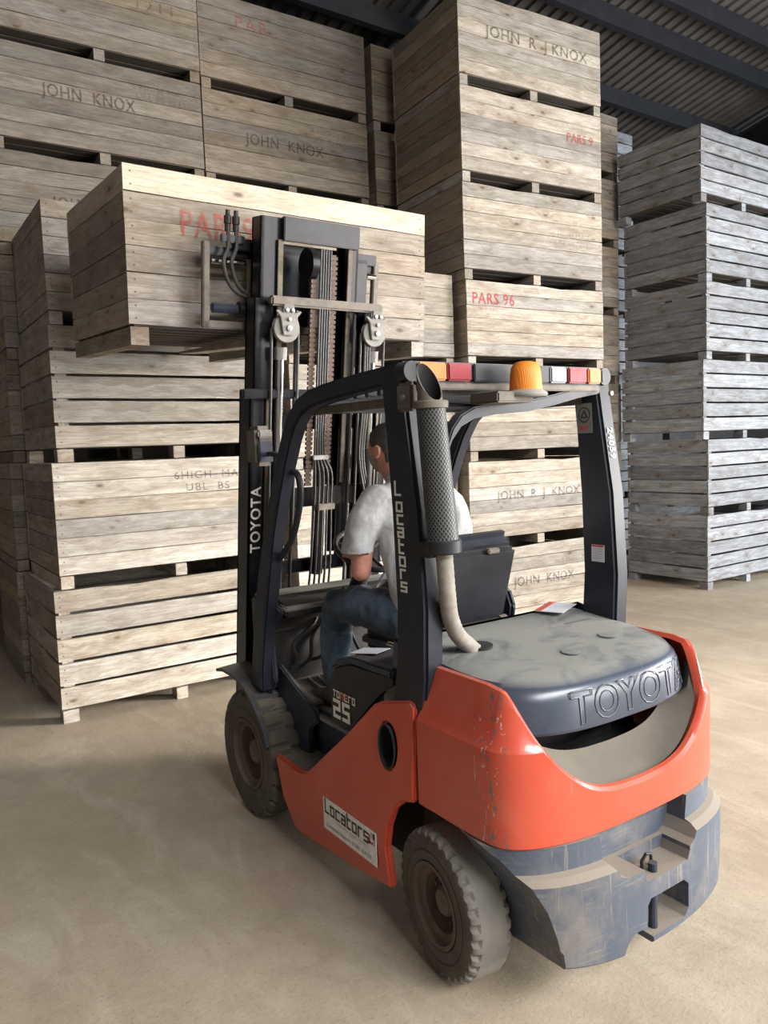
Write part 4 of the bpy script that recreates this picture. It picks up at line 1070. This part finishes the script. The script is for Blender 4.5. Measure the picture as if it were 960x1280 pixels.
# carriage, side shifter and fork positioner in front of the mast
car = empty('carriage'); car.parent = T
def cbox(name, x0, x1, d0, d1, s0, s1, m, bev=.005):
    return mbox(x0, x1, d0, d1, s0, s1).build(name, m, car, bev)
cbox('carriage_plate', -.36, .36, -.16, -.20, 2.62, 3.02, M['mast'])
cbox('carriage_bar', -.50, .42, -.16, -.21, 2.99, 3.05, M['mast'])
cbox('carriage_bar', -.60, .44, -.20, -.25, 2.955, 3.00, M['mast'])
cbox('carriage_bar', -.63, .45, -.18, -.22, 2.585, 2.625, M['grimy'])
for x in (-.615, .435): cbox('end_bar', x-.018, x+.018, -.18, -.22, 2.585, 3.02, M['grimy'])
for (a, b) in ((-.59, -.40), (.37, .43)):
    MB().tube([mp(a, -.19, 2.93), mp(b, -.19, 2.93)], .019, 12).build('positioner_rod', M['chrome'], car, smooth=True)
MB().tube([mp(-.58, -.19, 2.69), mp(-.36, -.19, 2.69)], .026, 12).build('positioner_cylinder', M['navy'], car, smooth=True)
MB().tube([mp(-.44, -.175, 2.69), mp(-.36, -.175, 2.69)], .042, 14).build('cylinder_head', M['mast'], car, smooth=True)
for k, x in enumerate((-.515, -.47)):
    MB().tube(smooth_path([mp(x, -.15, 3.10), mp(x, -.14, 3.0), mp(x-.03, -.13, 2.92), mp(x+.0, -.13, 2.82), mp(x+.07, -.14, 2.765), mp(-.36, -.15, 2.76-.03*k)], 5), .011, 8).build('hose', M['hose'], car, smooth=True)
    MB().tube([mp(x, -.15, 3.08), mp(x, -.15, 3.11), mp(x, -.15, 3.115), mp(x, -.15, 3.15), mp(x, -.15, 3.155), mp(x, -.15, 3.18)], [.016, .016, .020, .020, .012, .012], 10).build('hose_coupling', M['dark'], car, smooth=True)
cbox('coupling_bracket', -.55, -.42, -.14, -.17, 3.02, 3.06, M['mast'])
for x in (-.30, .21):
    xx0, xx1 = x-.06, x+.06
    f_ = MB().hexa([mp(xx0, -.215, 2.54), mp(xx1, -.215, 2.54), mp(xx1, -.255, 2.54), mp(xx0, -.255, 2.54)], [mp(xx0, -.215, 3.0), mp(xx1, -.215, 3.0), mp(xx1, -.255, 3.0), mp(xx0, -.255, 3.0)])
    a0 = mp(0, -.215, 2.54); ty = R(3.3)
    e = [Vector((0, a0.y+.01, a0.z-.005)), Vector((0, a0.y+.01+1.1*math.cos(ty), a0.z-.005+1.1*math.sin(ty)))]
    f_.hexa([(xx0, e[0].y, e[0].z-.035), (xx1, e[0].y, e[0].z-.035), (xx1, e[1].y, e[1].z-.010), (xx0, e[1].y, e[1].z-.010)],
            [(xx0, e[0].y, e[0].z+.008), (xx1, e[0].y, e[0].z+.008), (xx1, e[1].y, e[1].z+.003), (xx0, e[1].y, e[1].z+.003)])
    f_.build('fork', M['fork'], car, .004)

# ------------------------------------------------------------------ the driver
def skin(name, pts, edges, mat, parent, root=0, sub=2):
    """swollen limbs along a joint skeleton; merged later into one surface by a voxel remesh"""
    mb = MB(); nu, nv = 14, 9
    for a, b in edges:
        A, B = pts[a], pts[b]; pa, pb = Vector(A[:3]), Vector(B[:3]); L = (pb-pa).length
        ra = (A[3], A[4] if len(A) > 4 else A[3]); rb = (B[3], B[4] if len(B) > 4 else B[3])
        n = max(2, int(L/(min(ra[0], rb[0], ra[1], rb[1])*.30))+1)
        for k in range(n+1):
            t = k/n; c = pa.lerp(pb, t); rx = ra[0]+(rb[0]-ra[0])*t; ry = ra[1]+(rb[1]-ra[1])*t; rz = min(rx, ry)
            rs = []
            for j in range(1, nv):
                th = PI*j/nv
                rs.append([(c.x+rx*math.sin(th)*math.cos(q*2*PI/nu), c.y+ry*math.sin(th)*math.sin(q*2*PI/nu), c.z+rz*math.cos(th)) for q in range(nu)])
            mb.rings(rs)
    return mb.build(name, mat, parent)
P = tag(empty('person'), 'man in light grey t-shirt and blue jeans seated driving the forklift', 'person')
HC = Vector((-.125, .865, 1.925))
body = [(-.06, .66, 1.17, .13, .11), (-.065, .68, 1.35, .13, .10), (-.075, .72, 1.55, .13, .08), (-.09, .765, 1.69, .06, .05), (-.105, .80, 1.775, .058, .058), (-.12, .85, 1.87, .062, .07),
        (-.255, .77, 1.665, .052), (-.318, .79, 1.53, .050), (-.320, .82, 1.375, .047), (-.25, .95, 1.365, .038), (-.18, 1.08, 1.40, .027),        # left arm 6-10
        (.09, .725, 1.665, .052), (.178, .735, 1.53, .050), (.20, .80, 1.38, .047), (.17, .95, 1.375, .038), (.12, 1.07, 1.405, .027),           # right arm 11-15
        (-.17, .68, 1.15, .095), (-.225, .92, 1.175, .082), (-.25, 1.13, 1.165, .062), (-.26, 1.16, .97, .055), (-.265, 1.16, .76, .038), (-.27, 1.19, .69, .036), (-.28, 1.29, .675, .030),  # left leg 16-22
        (.05, .68, 1.15, .095), (.06, .92, 1.175, .082), (.06, 1.12, 1.165, .062), (.05, 1.20, .97, .055), (.05, 1.25, .77, .038), (.05, 1.28, .71, .036), (.05, 1.38, .70, .030)]
be = [(0, 1), (1, 2), (2, 3), (3, 4), (4, 5), (3, 6), (6, 7), (7, 8), (8, 9), (9, 10), (3, 11), (11, 12), (12, 13), (13, 14), (14, 15),
      (0, 16), (16, 17), (17, 18), (18, 19), (19, 20), (20, 21), (21, 22), (0, 23), (23, 24), (24, 25), (25, 26), (26, 27), (27, 28), (28, 29)]
bo = skin('body', body, be, M['skin'], P)
def head_mesh():
    mb = MB(); nu, nv = 40, 28; rs = []
    yaw = R(12); Rz = Matrix.Rotation(yaw, 3, 'Z') @ Matrix.Rotation(R(6), 3, 'X')
    for j in range(1, nv):
        th = PI*j/nv; ring_ = []
        for i in range(nu):
            ph = 2*PI*i/nu
            dx, dy, dz = math.sin(th)*math.cos(ph), math.sin(th)*math.sin(ph), math.cos(th)
            x, y, z = dx*.076, dy*.098, dz*.118
            if z < 0: x *= 1-.22*(-z/.118); y = y*(1-.10*(-z/.118)) + (.012*(-z/.118))
            if dy > .6:                                          # face side
                a = math.exp(-((x/.014)**2))*math.exp(-(((z+.020)/.020)**2)); y += .024*a      # nose
                y -= .006*math.exp(-(((abs(x)-.030)/.014)**2))*math.exp(-(((z-.010)/.012)**2))  # eye sockets
                y += .005*math.exp(-(((z-.030)/.010)**2))                                       # brow
                y -= .004*math.exp(-((x/.022)**2))*math.exp(-(((z+.062)/.004)**2))              # mouth line
                y += .006*math.exp(-((x/.02)**2))*math.exp(-(((z+.090)/.015)**2))               # chin
            ring_.append(HC + Rz @ Vector((x, y, z)))
        rs.append(ring_)
    mb.rings(rs, True, True)
    for s in (-1, 1):                                            # ears
        er = []
        for k, (w_, hgt, off) in enumerate(((.004, .024, .0), (.012, .032, .008), (.013, .034, .016), (.009, .029, .021), (.002, .022, .018))):
            er.append([HC + Rz @ Vector((s*(.070+off), -.012+.62*hgt*math.cos(q*PI/8)-.35*off, -.008+hgt*math.sin(q*PI/8))) for q in range(16)])
        mb.rings(er)
    return mb, Rz
hm, HR = head_mesh()
hob = hm.build('head_tmp', M['skin'], P)
# hands: palm and five fingers closed on the rim of the wheel
def hand_pts(w_, fwd, side, s):
    w_ = Vector(w_); fwd = Vector(fwd).normalized(); side = Vector(side).normalized(); upv = side.cross(fwd).normalized()
    if upv.z < 0: upv = -upv
    pts = [(*w_, .024, .018), (*(w_+fwd*.05), .032, .016), (*(w_+fwd*.085), .034, .014)]; ed = [(0, 1), (1, 2)]
    for k in range(4):
        o_ = side*(-.028+.0185*k); L = (.040, .046, .043, .034)[k]
        b = w_+fwd*.090+o_; i0 = len(pts)
        c1 = b+fwd*L*.9+upv*.004; c2 = c1+fwd*L*.25-upv*L*.60; c3 = c2-fwd*L*.45-upv*L*.25
        pts += [(*b, .0095), (*c1, .0088), (*c2, .0082), (*c3, .0072)]; ed += [(2, i0), (i0, i0+1), (i0+1, i0+2), (i0+2, i0+3)]
    i0 = len(pts); tb = w_+fwd*.030-side*.030*s
    pts += [(*tb, .012), (*(tb+fwd*.030-side*.018*s-upv*.010), .0105), (*(tb+fwd*.056-side*.010*s-upv*.026), .009)]; ed += [(1, i0), (i0, i0+1), (i0+1, i0+2)]
    return pts, ed
hands = []
for w_, f_, sd, s in (((-.18, 1.08, 1.40), (.25, 1, -.05), (1, -.25, 0), -1), ((.12, 1.07, 1.405), (-.1, 1, -.05), (1, .1, 0), 1)):
    pts, ed = hand_pts(w_, f_, sd, s); hands.append(skin('hand_tmp', pts, ed, M['skin'], P, 0, 2))
# merge head, hands and body into one continuous surface
bm = bmesh.new()
for o in [bo, hob]+hands: bm.from_mesh(o.data)
bm.to_mesh(bo.data); bm.free()
for o in [hob]+hands: bpy.data.objects.remove(o)
m = bo.modifiers.new('r', 'REMESH'); m.mode = 'VOXEL'; m.voxel_size = .0065; m.use_smooth_shade = True
m = bo.modifiers.new('s', 'SMOOTH'); m.iterations = 6; m.factor = .5
bake(bo)
for p in bo.data.polygons: p.use_smooth = True
# hair: a cap over crown, back and sides
rs = []; nu = 40
for j in range(0, 18):
    th = PI*(.03+.97*j/17*.66); ring_ = []
    for i in range(nu):
        ph = 2*PI*i/nu; dx, dy, dz = math.sin(th)*math.cos(ph), math.sin(th)*math.sin(ph), math.cos(th)
        # hairline: short in front, low at the back
        lim = .42 if dy > .55 else (.42-.98*min(1, max(0, (.55-dy)/.9)))
        if abs(dx) > .75 and -.45 < dy < .25: lim = max(lim, .12)
        zz = max(dz, lim); rr = math.sqrt(max(0, 1-zz*zz)); l_ = math.hypot(dx, dy) or 1
        k = 1.07 if dz > lim else 1.03
        x, y, z = dx/l_*rr*.076*k, dy/l_*rr*.098*k, zz*.118*k
        if z < 0: x *= 1-.18*(-z/.118)
        q = noise.noise(Vector((x, y, z))*60)*.003
        ring_.append(HC + HR @ Vector((x*(1+q*8), y*(1+q*8), z+q)))
    rs.append(ring_)
MB().rings(rs, True, True).build('hair', M['hair'], P, smooth=True)
# stubble patch along the jaw
rs = []
for j in range(8):
    z = -.030-.075*j/7; ring_ = []
    for i in range(25):
        a = PI*(-.02+1.04*i/24); k = 1.035
        sc_ = math.sqrt(max(.02, 1-(z/.118)**2)); x = math.cos(a)*.076*sc_*(1-.22*(-z/.118))*k; y = math.sin(a)*.098*sc_*(1-.10*(-z/.118))*k+.012*(-z/.118)
        ring_.append(HC + HR @ Vector((x, y, z)))
    rs.append(ring_)
MB().rings(rs, False, False).build('stubble', M['beard'], P, smooth=True)
# t-shirt
sh = [(-.06, .64, 1.20, .195, .135), (-.065, .665, 1.33, .200, .140), (-.075, .70, 1.48, .205, .135), (-.08, .735, 1.64, .190, .110), (-.09, .765, 1.735, .110, .082), (-.102, .79, 1.785, .068, .068),
      (-.245, .765, 1.69, .086), (-.310, .785, 1.61, .082), (-.334, .80, 1.53, .076, .074), (-.342, .81, 1.480, .078, .076),
      (.09, .725, 1.69, .080), (.165, .725, 1.605, .078), (.195, .75, 1.51, .078, .074), (.20, .77, 1.465, .078, .074)]
se = [(0, 1), (1, 2), (2, 3), (3, 4), (4, 5), (3, 6), (6, 7), (7, 8), (8, 9), (3, 10), (10, 11), (11, 12), (12, 13)]
so = skin('t_shirt', sh, se, M['shirt'], P, 0, 2)
jn = [(-.06, .66, 1.17, .165, .125), (-.06, .66, 1.23, .165, .12), (-.17, .70, 1.16, .115), (-.225, .93, 1.180, .105), (-.255, 1.125, 1.165, .088), (-.265, 1.165, 1.04, .084), (-.27, 1.160, .90, .080), (-.27, 1.150, .785, .072),
      (.05, .70, 1.16, .115), (.06, .93, 1.180, .105), (.06, 1.115, 1.170, .088), (.05, 1.20, 1.0, .078), (.05, 1.24, .80, .066)]
je = [(0, 1), (0, 2), (2, 3), (3, 4), (4, 5), (5, 6), (6, 7), (0, 8), (8, 9), (9, 10), (10, 11), (11, 12)]
jo = skin('jeans', jn, je, M['denim'], P, 0, 2)
for o, sc_, am in ((so, 9, .015), (jo, 11, .016)):
    m = o.modifiers.new('r', 'REMESH'); m.mode = 'VOXEL'; m.voxel_size = .010; m.use_smooth_shade = True
    m = o.modifiers.new('s', 'SMOOTH'); m.iterations = 16; m.factor = .6
    bake(o)
    for v in o.data.vertices:                                    # folds of the cloth
        c = v.co; q = noise.noise(Vector((c.x*sc_*.8, c.y*sc_, c.z*sc_*.55))); q2 = noise.noise(Vector((c.x*25, c.y*22, c.z*12)))
        v.co = c + v.normal*(am*(abs(q)*-1.6+.3)+am*.25*q2)
    if o is so:                                                  # open the sleeves at the cuff
        bm = bmesh.new(); bm.from_mesh(o.data)
        bm.normal_update()
        bmesh.ops.delete(bm, geom=[v for v in bm.verts if v.co.z < 1.462 and (v.co.x < -.290 or v.co.x > .158) and v.co.z > 1.36], context='VERTS')
        bm.to_mesh(o.data); bm.free()
    for p in o.data.polygons: p.use_smooth = True
for nm, fx, fy, fz in (('boot', -.285, 1.155, .648), ('boot', .05, 1.24, .66)):
    rs = []
    for (dy, w_, h0, h1) in ((-.055, .028, 0, .07), (-.045, .040, 0, .10), (0, .043, 0, .12), (.045, .042, 0, .105), (.08, .046, 0, .075), (.13, .050, 0, .062), (.18, .046, .002, .052), (.205, .034, .006, .042), (.215, .018, .012, .03)):
        rs.append([(fx+w_*math.cos(a), fy+dy, fz+(h0+h1)/2+(h1-h0)/2*math.sin(a)*(1 if math.sin(a) > 0 else 1)) for a in [q*PI/10 for q in range(20)]])
    b_ = MB().rings(rs).build(nm, M['boot'], P, smooth=True)
    MB().prism([(fx+.046*math.cos(a)*(1 if math.sin(a) < 0 else 1.08), fy+.08+.135*math.sin(a)) for a in [q*PI/10 for q in range(20)]], 'z', fz-.004, fz+.016).build('sole', M['dark'], b_)

# paper sheets lying on the truck
ps = MB().box((0, 0, 0), (.10, .15, .002), None).build('paper_sheet', M['paper'], None); ps.location = (-.43, .60, 1.068); ps.rotation_euler = (R(-7), 0, R(18))
tag(ps, 'white paper sheet on the black cover beside the seat', 'paper')
bp_ = MB().box((0, 0, 0), (.20, .13, .002)).build('leaflet', M['paper'], None); bp_.location = (.36, .27, 1.190); bp_.rotation_euler = (0, 0, R(25))
tag(bp_, 'white and red leaflet on the bonnet behind the seat', 'paper')
MB().bb((-.10, .035, .001), (.10, .065, .0018)).build('printed_band', M['redprint'], bp_)
